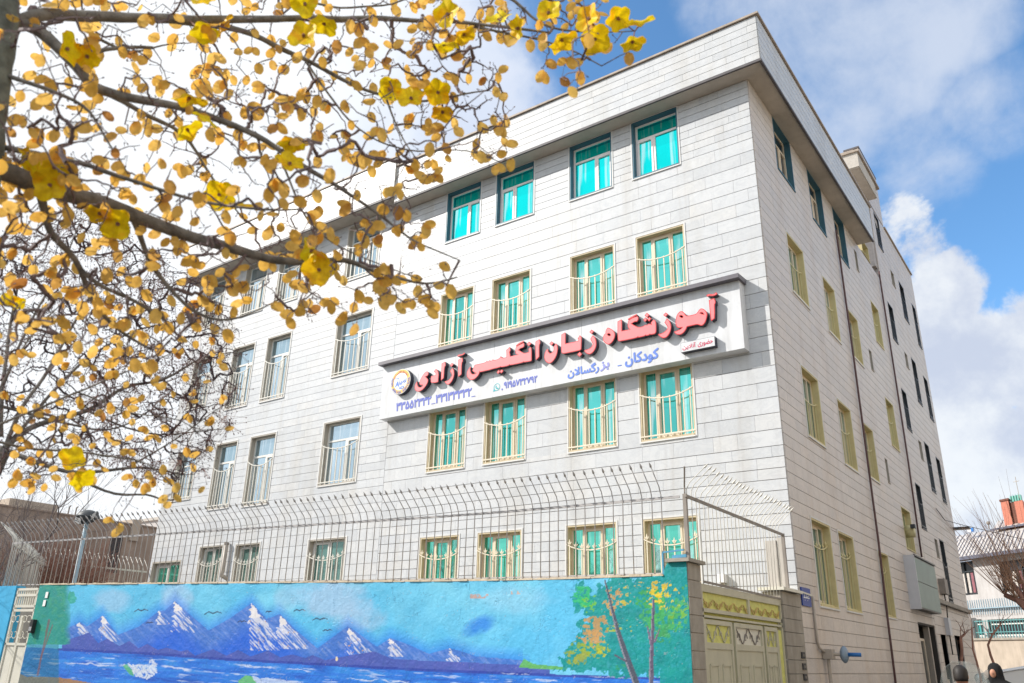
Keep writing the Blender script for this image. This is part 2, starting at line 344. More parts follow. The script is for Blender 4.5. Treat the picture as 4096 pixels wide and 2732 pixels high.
LETTERS=[
('letter',[(-1.073,8.45),(-1.03,8.461),(-0.967,8.471),(-0.949,8.438),(-0.937,8.388),(-0.944,8.351),(-0.963,8.335),(-0.966,8.179),(-0.982,8.034),(-1.052,7.996),(-1.061,8.027),(-1.07,8.215)],[]),
('madda',[(-1.12,8.568),(-1.102,8.581),(-1.067,8.588),(-1.034,8.576),(-0.995,8.563),(-0.938,8.57),(-0.914,8.59),(-0.889,8.546),(-0.935,8.525),(-0.997,8.526),(-1.053,8.549),(-1.099,8.541)],[]),
('letter',[(-1.864,7.936),(-1.81,7.942),(-1.739,7.956),(-1.702,7.972),(-1.684,7.991),(-1.76,7.996),(-1.805,8.035),(-1.823,8.093),(-1.822,8.152),(-1.814,8.198),(-1.792,8.276),(-1.741,8.342),(-1.681,8.355),(-1.63,8.316),(-1.593,8.242),(-1.559,8.217),(-1.466,8.213),(-1.373,8.215),(-1.337,8.242),(-1.287,8.301),(-1.246,8.312),(-1.196,8.285),(-1.154,8.234),(-1.13,8.17),(-1.14,8.103),(-1.175,8.006),(-1.225,7.948),(-1.271,7.937),(-1.32,7.969),(-1.365,7.988),(-1.474,7.986),(-1.579,7.985),(-1.606,7.927),(-1.662,7.869),(-1.727,7.842),(-1.803,7.858),(-1.854,7.904)],[[(-1.725,8.255),(-1.704,8.262),(-1.669,8.248),(-1.651,8.22),(-1.672,8.203),(-1.706,8.223)],[(-1.281,8.217),(-1.246,8.225),(-1.214,8.196),(-1.206,8.173),(-1.243,8.191)]]),
('dot',[(-2.088,8.362),(-2.031,8.403),(-1.985,8.357),(-2.036,8.308)],[]),
('letter',[(-2.068,8.189),(-2.04,8.231),(-2.014,8.267),(-1.968,8.221),(-1.936,8.142),(-1.925,8.056),(-1.945,7.966),(-1.991,7.893),(-2.047,7.846),(-2.113,7.845),(-2.172,7.884),(-2.218,7.935),(-2.225,7.957),(-2.156,7.954),(-2.07,7.981),(-2.014,8.028),(-2,8.067),(-2.033,8.128)],[]),
('letter',[(-3.167,8.455),(-3.077,8.484),(-3.062,8.462),(-3.07,8.216),(-2.98,8.212),(-2.878,8.211),(-2.921,8.257),(-2.924,8.351),(-2.909,8.415),(-2.87,8.437),(-2.793,8.463),(-2.691,8.471),(-2.667,8.44),(-2.671,8.392),(-2.702,8.35),(-2.758,8.363),(-2.835,8.331),(-2.761,8.271),(-2.675,8.212),(-2.575,8.206),(-2.512,8.234),(-2.469,8.218),(-2.431,8.24),(-2.37,8.215),(-2.381,8.253),(-2.323,8.307),(-2.287,8.287),(-2.264,8.239),(-2.263,8.131),(-2.269,8.012),(-2.301,7.983),(-2.386,7.983),(-2.416,7.998),(-2.435,7.984),(-2.497,7.983),(-2.511,8),(-2.534,7.983),(-2.678,7.982),(-2.693,8.004),(-2.713,7.981),(-3.122,7.987),(-3.16,8.002),(-3.178,8.048)],[]),
('bar',[(-2.914,8.46),(-2.817,8.5),(-2.708,8.524),(-2.702,8.498),(-2.805,8.466),(-2.909,8.436)],[]),
('dot',[(-2.515,8.449),(-2.463,8.498),(-2.41,8.437),(-2.462,8.387)],[]),
('dot',[(-2.554,8.359),(-2.501,8.4),(-2.465,8.345),(-2.511,8.301)],[]),
('dot',[(-2.457,8.344),(-2.412,8.391),(-2.365,8.341),(-2.42,8.293)],[]),
('letter',[(-3.473,8.285),(-3.432,8.357),(-3.405,8.364),(-3.34,8.325),(-3.276,8.267),(-3.241,8.198),(-3.241,8.123),(-3.275,8.05),(-3.335,7.989),(-3.401,7.969),(-3.466,8.004),(-3.517,8.064),(-3.54,8.125),(-3.528,8.184),(-3.501,8.228),(-3.463,8.252)],[[(-3.424,8.218),(-3.388,8.227),(-3.356,8.204),(-3.35,8.171),(-3.377,8.167),(-3.409,8.184)]]),
('dot',[(-3.875,8.365),(-3.82,8.408),(-3.764,8.354),(-3.819,8.307)],[]),
('letter',[(-3.85,8.196),(-3.823,8.234),(-3.789,8.265),(-3.742,8.217),(-3.71,8.135),(-3.705,8.034),(-3.726,7.952),(-3.781,7.876),(-3.855,7.838),(-3.923,7.854),(-3.983,7.904),(-4.012,7.953),(-3.989,7.961),(-3.921,7.96),(-3.84,7.987),(-3.788,8.058),(-3.818,8.126)],[]),
('letter',[(-4.605,8.459),(-4.51,8.49),(-4.498,8.462),(-4.501,8.218),(-4.331,8.214),(-4.164,8.211),(-4.157,8.254),(-4.178,8.271),(-4.122,8.336),(-4.088,8.303),(-4.078,8.263),(-4.091,8),(-4.118,7.981),(-4.332,7.983),(-4.541,7.987),(-4.59,8.006),(-4.611,8.042)],[]),
('dot',[(-4.194,7.896),(-4.132,7.946),(-4.071,7.884),(-4.133,7.834)],[]),
('dot',[(-4.93,8.306),(-4.88,8.352),(-4.819,8.3),(-4.872,8.249)],[]),
('letter',[(-4.98,8.191),(-4.962,8.164),(-4.962,8.112),(-4.911,8.066),(-4.846,8.076),(-4.811,8.12),(-4.805,8.177),(-4.814,8.205),(-4.761,8.275),(-4.718,8.23),(-4.704,8.137),(-4.725,8.013),(-4.781,7.91),(-4.859,7.842),(-4.931,7.826),(-5.003,7.869),(-5.054,7.937),(-5.069,8.03),(-5.049,8.116),(-5.013,8.168)],[]),
('letter',[(-5.317,8.432),(-5.213,8.473),(-5.191,8.433),(-5.183,8.365),(-5.212,8.332),(-5.208,8.044),(-5.288,7.982),(-5.303,7.998)],[]),
('letter',[(-5.516,8.282),(-5.457,8.332),(-5.422,8.283),(-5.417,7.994),(-5.447,7.98),(-5.633,7.99),(-5.649,8.009),(-5.671,7.987),(-6.02,7.991),(-6.043,8.012),(-6.073,7.988),(-6.274,7.989),(-6.306,8.012),(-6.329,7.997),(-6.525,7.996),(-6.62,7.987),(-6.723,7.987),(-6.908,7.983),(-6.928,8.001),(-6.938,7.949),(-6.992,7.884),(-7.087,7.834),(-7.184,7.831),(-7.26,7.878),(-7.313,7.949),(-7.326,8.019),(-7.305,8.098),(-7.227,8.179),(-7.21,8.162),(-7.224,8.123),(-7.206,8.038),(-7.159,7.975),(-7.077,7.967),(-7.037,7.977),(-7.155,8.063),(-7.126,8.133),(-7.089,8.201),(-6.918,8.199),(-6.757,8.201),(-6.726,8.231),(-6.685,8.205),(-6.643,8.231),(-6.589,8.207),(-6.543,8.236),(-6.502,8.206),(-6.36,8.214),(-6.308,8.271),(-6.259,8.213),(-6.142,8.211),(-6.136,8.266),(-6.151,8.397),(-6.056,8.454),(-6.037,8.421),(-6.026,8.358),(-6.053,8.33),(-6.026,8.211),(-5.807,8.212),(-5.874,8.254),(-5.882,8.389),(-5.855,8.424),(-5.764,8.452),(-5.651,8.473),(-5.632,8.445),(-5.634,8.385),(-5.671,8.36),(-5.732,8.361),(-5.795,8.325),(-5.715,8.269),(-5.63,8.209),(-5.503,8.214),(-5.496,8.258)],[]),
('bar',[(-5.869,8.46),(-5.781,8.502),(-5.66,8.528),(-5.652,8.502),(-5.772,8.467),(-5.863,8.432)],[]),
('dot',[(-5.555,8.422),(-5.5,8.473),(-5.435,8.411),(-5.498,8.367)],[]),
('dot',[(-6.411,7.886),(-6.358,7.94),(-6.315,7.888),(-6.363,7.841)],[]),
('dot',[(-6.321,7.892),(-6.273,7.933),(-6.221,7.886),(-6.277,7.839)],[]),
('letter',[(-7.613,8.432),(-7.496,8.468),(-7.477,8.441),(-7.469,8.363),(-7.501,8.334),(-7.492,8.036),(-7.582,7.99),(-7.596,8.007)],[]),
('madda',[(-7.649,8.551),(-7.6,8.572),(-7.531,8.553),(-7.464,8.564),(-7.432,8.589),(-7.417,8.561),(-7.463,8.535),(-7.546,8.531),(-7.639,8.524)],[]),
('dot',[(-7.871,8.345),(-7.818,8.39),(-7.764,8.342),(-7.823,8.291)],[]),
('letter',[(-7.864,8.18),(-7.792,8.254),(-7.747,8.207),(-7.722,8.092),(-7.741,7.985),(-7.795,7.898),(-7.867,7.842),(-7.927,7.845),(-7.99,7.898),(-8.019,7.944),(-7.933,7.943),(-7.851,7.977),(-7.788,8.062),(-7.818,8.13)],[]),
('letter',[(-8.148,8.437),(-8.046,8.467),(-8.026,8.428),(-8.021,8.356),(-8.054,8.327),(-8.057,8.041),(-8.134,7.992),(-8.144,8.008)],[]),
('letter',[(-8.478,8.159),(-8.346,8.16),(-8.322,8.187),(-8.334,8.231),(-8.39,8.27),(-8.366,8.305),(-8.332,8.327),(-8.267,8.268),(-8.229,8.184),(-8.233,8.045),(-8.232,7.975),(-8.314,7.961),(-8.456,7.986),(-8.479,8.018)],[]),
('letter',[(-8.946,8.108),(-8.935,8.042),(-8.897,7.957),(-8.823,7.923),(-8.753,7.94),(-8.738,7.972),(-8.838,7.997),(-8.859,8.036),(-8.856,8.099),(-8.792,8.201),(-8.719,8.288),(-8.642,8.323),(-8.595,8.301),(-8.574,8.261),(-8.58,8.22),(-8.605,8.196),(-8.675,8.187),(-8.599,8.124),(-8.569,8.076),(-8.581,8.008),(-8.645,7.921),(-8.745,7.847),(-8.85,7.822),(-8.942,7.845),(-9.001,7.904),(-9.017,7.985),(-8.988,8.065)],[])]
# ---------------------------------------------------------------- ground
g=MB(); g.quad([(-300,-200,0),(300,-200,0),(300,500,0),(-300,500,0)]); g.build('ground','earth',kind='structure')
g=MB(); g.quad([(1.8,-30,.004),(9.5,-30,.004),(9.5,0,.004),(1.8,0,.004)]); g.quad([(1.8,0,.004),(9.5,0,.004),(9.5,7,.6),(1.8,7,.6)]); g.quad([(1.8,7,.6),(9.5,7,.6),(9.5,200,.6),(1.8,200,.6)]); g.build('street','asphalt',kind='structure')
g=MB(); g.quad([(-60,-30,.008),(1.8,-30,.008),(1.8,-7.2,.008),(-60,-14,.008)]); g.build('forecourt_road','asphalt',kind='structure')
g=MB(); g.box((.45,-6.6,-.02),(1.7,3.5,.12)); g.box((.45,3.5,-.02),(1.7,60,.72)); g.build('pavement','pavement',kind='structure')
g=MB(); g.box((1.7,-6.6,-.02),(1.82,3.5,.13)); g.box((1.7,3.5,-.02),(1.82,60,.73)); g.build('kerb','kerb_mat',kind='structure')
g=MB(); g.quad([(-21,-6,.02),(-.3,-4.3,.02),(-.3,-.02,.02),(-21,-.02,.02)]); g.build('yard_paving','pavement',kind='structure')
# houses on the other sides of the two streets (out of view; they show in the window glass, side row added to throw light back)
def street_row(name,label,x0,x1,y0_,y1_,h,face,seed):
    t=thing(name,label,'building'); MB().box((x0,y0_,0),(x1,y1_,h)).build('wall','house_cream',t); MB().box((x0-.2,y0_-.2,h),(x1+.2,y1_+.2,h+.25)).build('roof','cap_stone',t)
    n=int((y1_-y0_ if face=='x' else x1-x0)/3.2)
    for k in range(n):
        for z in [1.2+3.1*i for i in range(int(h/3.1))]:
            if face=='x': a=y0_+1+k*3.2; MB().box((x0-.03,a,z),(x0+.05,a+1.3,z+1.4)).build('window','glass_dark',t)
            else: a=x0+1+k*3.2; MB().box((a,y1_-.05,z),(a+1.3,y1_+.03,z+1.4)).build('window','glass_dark',t)
street_row('opposite_houses','unseen row of cream houses across the side street, added to throw warm light onto the shaded wall',12.5,22,-16,60,9.5,'x',1)
street_row('houses_behind','row of low houses across the forecourt, mirrored in the lowest windows',-58,2,-48,-38,7.2,'y',2)
# ---------------------------------------------------------------- cladding
CUBE=MB().box((-.5,-.5,-.5),(.5,.5,.5)).mesh('stone_slab','marble')
CUBE2=MB().box((-.5,-.5,-.5),(.5,.5,.5)).mesh('stone_slab','travertine')
def subtract(u0,u1,z0,z1,holes):
    """pieces of a course left by the openings"""
    zs=sorted({z0,z1}|{z for h in holes for z in (h[2],h[3]) if z0<z<z1 and h[0]<u1 and h[1]>u0}); out=[]
    for a,b in zip(zs[:-1],zs[1:]):
        if b-a<.012: continue
        segs=[(u0,u1)]
        for h in holes:
            if h[2]<=a+1e-6 and h[3]>=b-1e-6 or (h[2]<(a+b)/2<h[3]):
                ns=[]
                for s0,s1 in segs:
                    if h[1]<=s0 or h[0]>=s1: ns.append((s0,s1)); continue
                    if h[0]>s0: ns.append((s0,h[0]))
                    if h[1]<s1: ns.append((h[1],s1))
                segs=ns
        out+=[(s0,s1,a,b) for s0,s1 in segs if s1-s0>.015]
    return out
def slabs(u0,u1,zs,holes,lmin,lmax,seed,jh=.013,jv=.004,proto=None):
    r=random.Random(seed); out=[]
    for za,zb in zip(zs[:-1],zs[1:]):
        u=u0+0.
        first=r.uniform(.2,1)*lmax
        while u<u1-.02:
            L=first if u==u0 else r.uniform(lmin,lmax); e=min(u+L,u1)
            if u1-e<.15: e=u1
            for p in subtract(u,e,za,zb,holes):
                top=jh if abs(p[3]-zb)<1e-6 else 0.
                out.append((p[0],p[1]-jv,p[2],p[3]-top,r.random()))
            u=e
    return out
def clad(parent,sets,thick=.022,stuffname='stone_cladding',mats=('marble','marble_far')):
    """sets: list of (frame, slablist, material pair); the 300 that show largest are parts, the rest one mesh"""
    allp=[]
    for fr,lst,cube,farm in sets:
        for s in lst:
            P=[fr(s[0],-thick,s[2]),fr(s[1],-thick,s[2]),fr(s[1],-thick,s[3]),fr(s[0],-thick,s[3])]
            uv=[pix(p) for p in P]
            if all(q[2]>.5 for q in uv):
                ar=abs(sum(uv[i][0]*uv[(i+1)%4][1]-uv[(i+1)%4][0]*uv[i][1] for i in range(4)))/2
                cx=sum(q[0] for q in uv)/4; cy=sum(q[1] for q in uv)/4
                if not(0<cx<4096 and 0<cy<2732): ar=0
                if cx<1150 and cy<1250: ar*=.3
            else: ar=0
            allp.append((ar,fr,s,cube,farm))
    allp.sort(key=lambda t:-t[0])
    for ar,fr,s,cube,farm in allp[:300]:
        a=fr(s[0],-thick,s[2]); b_=fr(s[1],.0,s[3]); c=[(a[i]+b_[i])/2 for i in range(3)]
        ob('stone_slab',cube,parent,loc=c,scale=[abs(b_[i]-a[i]) for i in range(3)])
    groups={}
    for ar,fr,s,cube,farm in allp[300:]:
        a=fr(s[0],-thick,s[2]); b_=fr(s[1],.0,s[3]); lo=[min(a[i],b_[i]) for i in range(3)]; hi=[max(a[i],b_[i]) for i in range(3)]
        groups.setdefault(farm,MB()).box(lo,hi,0,s[4])
    for farm,m in groups.items(): m.build(stuffname,farm,parent,tone=True,kind='stuff')
def core(fr,u0,u1,z0,z1,holes,mb,mi=0,d=.0):
    us=sorted({u0,u1}|{h[0] for h in holes if u0<h[0]<u1}|{h[1] for h in holes if u0<h[1]<u1}); zs=sorted({z0,z1}|{h[2] for h in holes if z0<h[2]<z1}|{h[3] for h in holes if z0<h[3]<z1})
    for a,b in zip(us[:-1],us[1:]):
        for c,e in zip(zs[:-1],zs[1:]):
            m=((a+b)/2,(c+e)/2)
            if any(h[0]<m[0]<h[1] and h[2]<m[1]<h[3] for h in holes): continue
            mb.quad([fr(a,d,c),fr(b,d,c),fr(b,d,e),fr(a,d,e)],mi)
FR=lambda u,d,z:(u,d,z)
SD=lambda u,d,z:(-d,u,z)
# ---------------------------------------------------------------- windows: local u 0..w, d = depth inwards (+y), z 0..h
def frame_ring(mb,x0,x1,z0,z1,t,d0,d1,mi=0):
    mb.box((x0,d0,z0),(x0+t,d1,z1),mi); mb.box((x1-t,d0,z0),(x1,d1,z1),mi); mb.box((x0+t,d0,z0),(x1-t,d1,z0+t),mi); mb.box((x0+t,d0,z1-t),(x1-t,d1,z1),mi)
TEMPL={}
def window_type(key,w,h,style,reveal,frame,glassm,depth=.17,grille=None,trim=.035):
    parts=[]
    rv=MB(); e=.004
    rv.box((0,-.026,0),(trim,depth+.03,h)); rv.box((w-trim,-.026,0),(w,depth+.03,h)); rv.box((trim,-.0262,h-trim),(w-trim,depth+.03,h)); rv.box((trim,-.045,0),(w-trim,depth+.03,trim)); rv.quad([(trim,depth+.028,trim),(w-trim,depth+.028,trim),(w-trim,depth+.028,h-trim),(trim,depth+.028,h-trim)])
    parts.append(('window',rv.mesh('window',reveal)))
    if key in('mid','low','top_l','top_r','wing','wing_low','side_mid','side_low'):
        tr=MB(); q=.03; tr.box((-q,-.034,-q),(0,-.0,h+q)); tr.box((w,-.034,-q),(w+q,-.0,h+q)); tr.box((0,-.0342,h),(w,-.0,h+q)); tr.box((0,-.05,-q),(w,-.0,-.001)); parts.append(('stone_trim',tr.mesh('stone_trim','stone_trim')))
    x0,x1,z0,z1=trim,w-trim,trim,h-trim; d=depth-.05; fr=MB(); t=.05
    frame_ring(fr,x0,x1,z0,z1,t,d,d+.05)
    panes=[]
    def sash(a,b,c,e_,tt=.045): frame_ring(fr,a,b,c,e_,tt,d-.018,d+.03)
    if style=='transom_l' or style=='transom_r':
        zt=z0+(z1-z0)*.70; fr.box((x0+t,d-.004,zt),(x1-t,d+.05,zt+.055)); xm=x0+(x1-x0)*(.43 if style=='transom_l' else .57)
        fr.box((xm-.03,d-.004,z0+t),(xm+.03,d+.05,zt))
        a,b=(x0+t,xm-.03) if style=='transom_l' else (xm+.03,x1-t); sash(a,b,z0+t,zt)
        panes=[(x0+t,x1-t,zt+.055,z1-t),(x0+t,xm-.03,z0+t,zt),(xm+.03,x1-t,z0+t,zt)]
    elif style=='three':
        W_=x1-x0; a=x0+W_*.27; b=x0+W_*.70
        for q in (a,b): fr.box((q-.025,d-.004,z0+t),(q+.025,d+.05,z1-t))
        sash(a+.025,b-.025,z0+t,z1-t); panes=[(x0+t,a-.025,z0+t,z1-t),(a+.025,b-.025,z0+t,z1-t),(b+.025,x1-t,z0+t,z1-t)]
    elif style=='two':
        xm=(x0+x1)/2; fr.box((xm-.025,d-.004,z0+t),(xm+.025,d+.05,z1-t)); sash(x0+t,xm-.025,z0+t,z1-t); panes=[(x0+t,xm-.025,z0+t,z1-t),(xm+.025,x1-t,z0+t,z1-t)]
    else: panes=[(x0+t,x1-t,z0+t,z1-t)]
    parts.append(('frame',fr.mesh('frame',frame)))
    for p in panes: parts.append(('pane',MB().box((p[0]-.01,d+.02,p[2]-.01),(p[1]+.01,d+.026,p[3]+.01)).mesh('pane',glassm)))
    if grille:
        kind,gm=grille; n=8 if w>.9 else 5; gy=-.03; 
        if key.startswith('side') or key=='blind': n=6; gy=.055
        ztop=lambda u:(h*(.555 if kind!='full' else .68)+ h*.085*(2*abs(u/w-.5))**2.2)
        pts=[(u,gy,ztop(u)) for u in [w*k/10 for k in range(11)]]; bw=.011 if gy<0 else .008
        rl=MB(); 
        for p,q in zip(pts[:-1],pts[1:]): rl.bar(p,q,.016,.022)
        parts.append(('top_rail',rl.mesh('top_rail',gm)))
        zb=.10 if kind!='full' else .06
        parts.append(('bottom_rail',MB().bar((-.01,gy,zb),(w+.01,gy,zb),.016,.03).mesh('bottom_rail',gm)))
        for k in range(n):
            u=w*(k+.5)/n; m=MB().box((u-bw,gy+.002,.015 if kind!='full' else .03),(u+bw,gy+.022,ztop(u)+(.03 if kind!='full' else .0)))
            if kind=='full':
                z=ztop(u); m.add([(u,gy+.01,z+.15),(u-.022,gy+.01,z+.07),(u,gy+.0,z+.07),(u+.022,gy+.01,z+.07),(u,gy+.01,z+.0)],[(0,1,2),(0,2,3),(4,2,1),(4,3,2),(0,3,1),(4,1,3)])
                m.bar((u-.045,gy+.01,z+.085),(u-.012,gy+.01,z+.035),.014); m.bar((u+.045,gy+.01,z+.085),(u+.012,gy+.01,z+.035),.014)
            parts.append(('grille_bar',m.mesh('grille_bar',gm)))
    TEMPL[key]=(parts,w,h)
def place(key,parent,u,z,plane='front',w=None,h=None,label=None,off=0):
    parts,tw,th=TEMPL[key]; sx=(w or tw)/tw; sz=(h or th)/th
    loc=(u,off,z) if plane=='front' else (-off,u,z)
    root=ob('window',parts[0][1],parent,loc=loc,rotz=0 if plane=='front' else PI/2,label=label,scale=(sx,1,sz))
    for n,me in parts[1:]: ob(n,me,root)
    return root
window_type('top_l',1.2,1.57,'transom_l','teal_reveal','frame_pinkish','glass_cyan')
window_type('top_r',1.2,1.57,'transom_r','teal_reveal','frame_pinkish','glass_cyan')
window_type('mid',1.2,1.55,'three','beige_reveal','frame_beige','glass_teal',grille=('half','grille_cream'))
window_type('low',1.2,1.65,'three','beige_reveal','frame_beige','glass_green',grille=('full','grille_cream'))
window_type('wing',1.15,2.0,'transom_r','grey_reveal','frame_white','glass_sky',grille=('half','fence_white'))
window_type('wing_low',1.15,1.8,'two','grey_reveal','frame_white','glass_side',grille=('full','fence_white'))
window_type('vent',1.4,.75,'two','grey_reveal','frame_white','glass_green')
window_type('side_top',1.2,1.55,'transom_r','teal_reveal','frame_beige','glass_dark')
window_type('side_mid',1.15,1.55,'three','yellow_reveal','frame_beige','glass_side',grille=('half','grille_yellow'))
window_type('side_low',1.15,1.6,'three','yellow_reveal','frame_beige','glass_side',grille=('full','grille_yellow'))
window_type('slit',.34,.68,'one','grey_reveal','frame_dark','glass_dark',depth=.1,trim=.02)
window_type('blind',1.0,1.4,'two','yellow_reveal','grille_yellow','glass_side',grille=('half','grille_yellow'))
window_type('dark',.8,1.5,'one','frame_dark','frame_dark','glass_dark',depth=.12,trim=.03,grille=('half','frame_dark'))
# ---------------------------------------------------------------- main school building
bd=thing('school_building','tall white marble clad corner building with turquoise windows and a long red lettered sign','building',(0,0,0))
def zr(a,b,n): return [a+(b-a)*i/n for i in range(n+1)]
zs_f=zr(0,5.42,26)[:-1]+zr(5.42,9.2,12)[:-1]+zr(9.2,12.2,10)[:-1]+zr(12.2,13.73,8)
XL=-10.25
fw=[]   # (u0,u1,z0,z1,key,label)
for (a,b) in ((-2.88,-1.69),(-4.63,-3.43),(-6.92,-5.71),(-8.64,-7.45)): fw.append((a,b,12.15,13.72,'top'))
for (a,b) in ((-2.87,-1.69),(-4.62,-3.43),(-6.95,-5.77),(-8.66,-7.55)): fw.append((a,b,9.09,10.60,'mid'))
for (a,b) in ((-2.91,-1.70),(-4.68,-3.48),(-7.05,-5.85),(-8.82,-7.62)): fw.append((a,b,5.83,7.42,'mid'))
for (a,b) in ((-2.94,-1.77),(-4.74,-3.54),(-7.12,-5.90),(-8.87,-7.67)): fw.append((a,b,2.6,4.25,'low'))
sw=[(1.55,2.84,12.26,13.72,'side_top'),(4.2,5.44,12.22,13.72,'side_top'),(6.52,7.68,12.23,13.72,'side_top'),(8.66,8.96,12.64,13.33,'slit'),
 (1.64,2.85,9.2,10.67,'side_mid'),(4.38,5.45,9.2,10.69,'side_mid'),(6.65,7.71,9.24,10.64,'side_mid'),(8.68,9.0,9.48,10.12,'slit'),(10.0,11.0,10.78,12.16,'blind'),
 (1.6,2.80,5.95,7.48,'side_mid'),(4.27,5.45,5.9,7.46,'side_mid'),(6.6,7.65,6.03,7.45,'side_mid'),(8.7,8.98,6.25,6.94,'slit'),(9.98,11.03,7.55,9.03,'blind'),
 (1.12,2.38,2.63,4.24,'side_low'),(2.94,4.13,2.65,4.23,'side_low'),(6.33,7.36,2.7,4.2,'side_low'),(9.9,11.1,4.64,5.82,'blind'),(9.92,10.87,13.76,14.3,'blind')]
hf=[(a,b,c,d) for a,b,c,d,_ in fw]; hs=[(a,b,c,d) for a,b,c,d,_ in sw]
YE=12.3
cm=MB(); core(FR,XL,0,0,13.73,hf,cm); core(SD,0,YE,0,13.73,[h for h in hs if h[3]<13.74]+[(9.85,12.2,0,2.75)],cm); cm.build('wall','mortar',bd)
s1=slabs(XL,0,zs_f,hf,.45,1.15,1); 
zs_s=zr(0,5.42,22)[:-1]+zr(5.42,13.73,36)
s2=slabs(.0,YE,zs_s,hs+[(9.85,12.2,0,2.75)],.55,1.1,2,jh=.011)
# fascia band round the roof
OV=.48; zf=zr(13.76,14.93,6)
FF=lambda u,d,z:(u,d-OV,z); FS=lambda u,d,z:(-d+OV,u,z)
s3=slabs(XL,OV,zf,[],.6,1.3,3); s4=slabs(-OV,9.3,zf,[],.6,1.3,4)
fb=MB(); fb.box((XL,-OV+.001,13.76),(OV-.001,-OV+.16,14.93)); fb.box((OV-.16,-OV+.16,13.76),(OV-.001,9.3,14.93)); fb.box((XL,-OV+.16,13.8),(XL+.12,0,14.93)); fb.box((0,9.2,13.8),(OV-.17,9.3,14.93)); fb.build('fascia','mortar',bd)
sf=MB(); sf.box((XL,-OV+.03,13.73),(0,.3,13.80)); sf.box((-.3,.3,13.7305),(OV-.03,9.3,13.80)); sf.box((0,-OV+.03,13.7302),(OV-.03,.3,13.7995)); sf.build('soffit','soffit_plaster',bd)
ds=MB(); ds.box((XL,-OV-.02,13.70),(OV+.02,-OV+.03,13.755)); ds.box((OV-.03,-OV+.03,13.70),(OV+.02,9.3,13.755)); ds.build('drip_strip','drip_strip',bd)
cp=MB(); cp.box((XL,-OV-.07,14.935),(OV+.07,-OV+.2,14.985)); cp.box((OV-.2,-OV+.2,14.935),(OV+.07,9.42,14.985)); cp.build('parapet_cap','cap_stone',bd)
rf=MB(); rf.box((XL,-.1,14.2),(.2,9.4,14.3)); rf.build('roof','plaster_grey',bd)
clad(bd,[(FR,s1,CUBE,'marble_far'),(SD,s2,CUBE2,'travertine_far'),(FF,s3,CUBE,'marble_far'),(FS,s4,CUBE,'marble_far')])
for i,(a,b,c,d,k) in enumerate(fw):
    if k=='top': k='top_l' if i in (0,2) else 'top_r'
    if k=='top_r' : pass
    place(k,bd,a,c,'front',b-a,d-c)
for (a,b,c,d,k) in sw: place(k,bd,a,c,'side',b-a,d-c)
MB().box((XL+.002,.3,0),(-.42,YE,14.2)).build('inner_mass','mortar',bd)
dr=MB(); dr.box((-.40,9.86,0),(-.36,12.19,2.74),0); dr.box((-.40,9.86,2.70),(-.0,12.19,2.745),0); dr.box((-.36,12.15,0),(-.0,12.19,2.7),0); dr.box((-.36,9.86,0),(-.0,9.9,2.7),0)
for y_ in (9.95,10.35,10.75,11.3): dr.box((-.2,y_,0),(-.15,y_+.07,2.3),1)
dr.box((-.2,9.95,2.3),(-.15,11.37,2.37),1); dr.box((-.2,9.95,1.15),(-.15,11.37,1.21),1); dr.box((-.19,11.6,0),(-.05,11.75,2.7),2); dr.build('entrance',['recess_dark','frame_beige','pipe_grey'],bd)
for a_,b2_ in ((10.02,10.35),(10.42,10.75),(10.82,11.3)): MB().box((-.185,a_,.1),(-.18,b2_,2.3)).build('door_pane','glass_dark',bd)
# ---------------------------------------------------------------- rear block (taller, dark windows)
rb=thing('rear_block','taller stone clad block behind the corner building with narrow dark windows','building')
Y0,Y1=12.32,19.2
aw=[(12.88,13.62,15.34,16.68,'dark'),(12.86,13.63,11.82,13.19,'dark'),(12.85,13.6,8.73,10.1,'dark'),(12.65,13.42,5.56,6.97,'dark'),
 (14.44,15.0,14.47,15.06,'slit'),(14.57,15.04,11.34,11.91,'slit'),(14.5,15.0,8.08,8.74,'slit'),(14.5,15.0,4.9,5.5,'slit'),
 (15.84,16.7,13.64,15.16,'dark'),(15.8,16.6,10.39,12.09,'dark'),(15.6,16.4,7.2,8.92,'dark'),(15.4,16.2,3.6,5.6,'dark'),
 (18.1,18.8,13.3,15.08,'dark'),(17.9,18.7,10.3,12.0,'dark'),(17.6,18.4,7.15,8.8,'dark')]
ha=[(a,b,c,d) for a,b,c,d,_ in aw]+[(12.9,13.8,0,2.55),(15.3,16.6,0,2.6)]
cm=MB(); core(SD,Y0,Y1,0,16.75,ha,cm); cm.box((-9,Y0+.3,0),(-.35,Y1,16.6)); cm.quad([(-9,Y1+.001,0),(0,Y1+.001,0),(0,Y1+.001,16.75),(-9,Y1+.001,16.75)]); cm.quad([(0,Y0,13.7),(-9,Y0,13.7),(-9,Y0,16.75),(0,Y0,16.75)])
# upper stair block
cm.box((-.45,12.05,14.2),(-.03,14.5,18.85)); cm.box((-6,12.6,14.2),(-.46,14.5,18.3)); cm.build('wall','mortar',rb)
zr_=zr(0,16.75,66); s5=slabs(Y0,Y1,zr_,ha,.6,1.1,5,jh=.011); s6=slabs(12.05,14.5,zr(14.3,18.85,18),[h for h in ha if h[2]>14],.6,1.1,6)
s6=[s for s in s6 if not(s[2]<16.75 and s[0]>Y0-.3)]
clad(rb,[(SD,s5,CUBE2,'travertine_far'),(SD,s6,CUBE2,'travertine_far')])
for (a,b,c,d,k) in aw: place(k,rb,a,c,'side',b-a,d-c)
cp=MB(); cp.box((-.25,14.5,16.75),(.07,Y1+.05,16.81)); cp.build('parapet_cap','cap_stone',rb)
tb=MB(); tb.box((-3.,9.72,16.72),(.34,12.1,17.25),0); tb.box((-3.05,9.66,17.25),(.40,12.5,17.33),1); tb.box((-3.,9.9,17.33),(.20,12.04,17.5),1); tb.box((-.5,12.0,18.86),(.03,14.53,18.93),2)
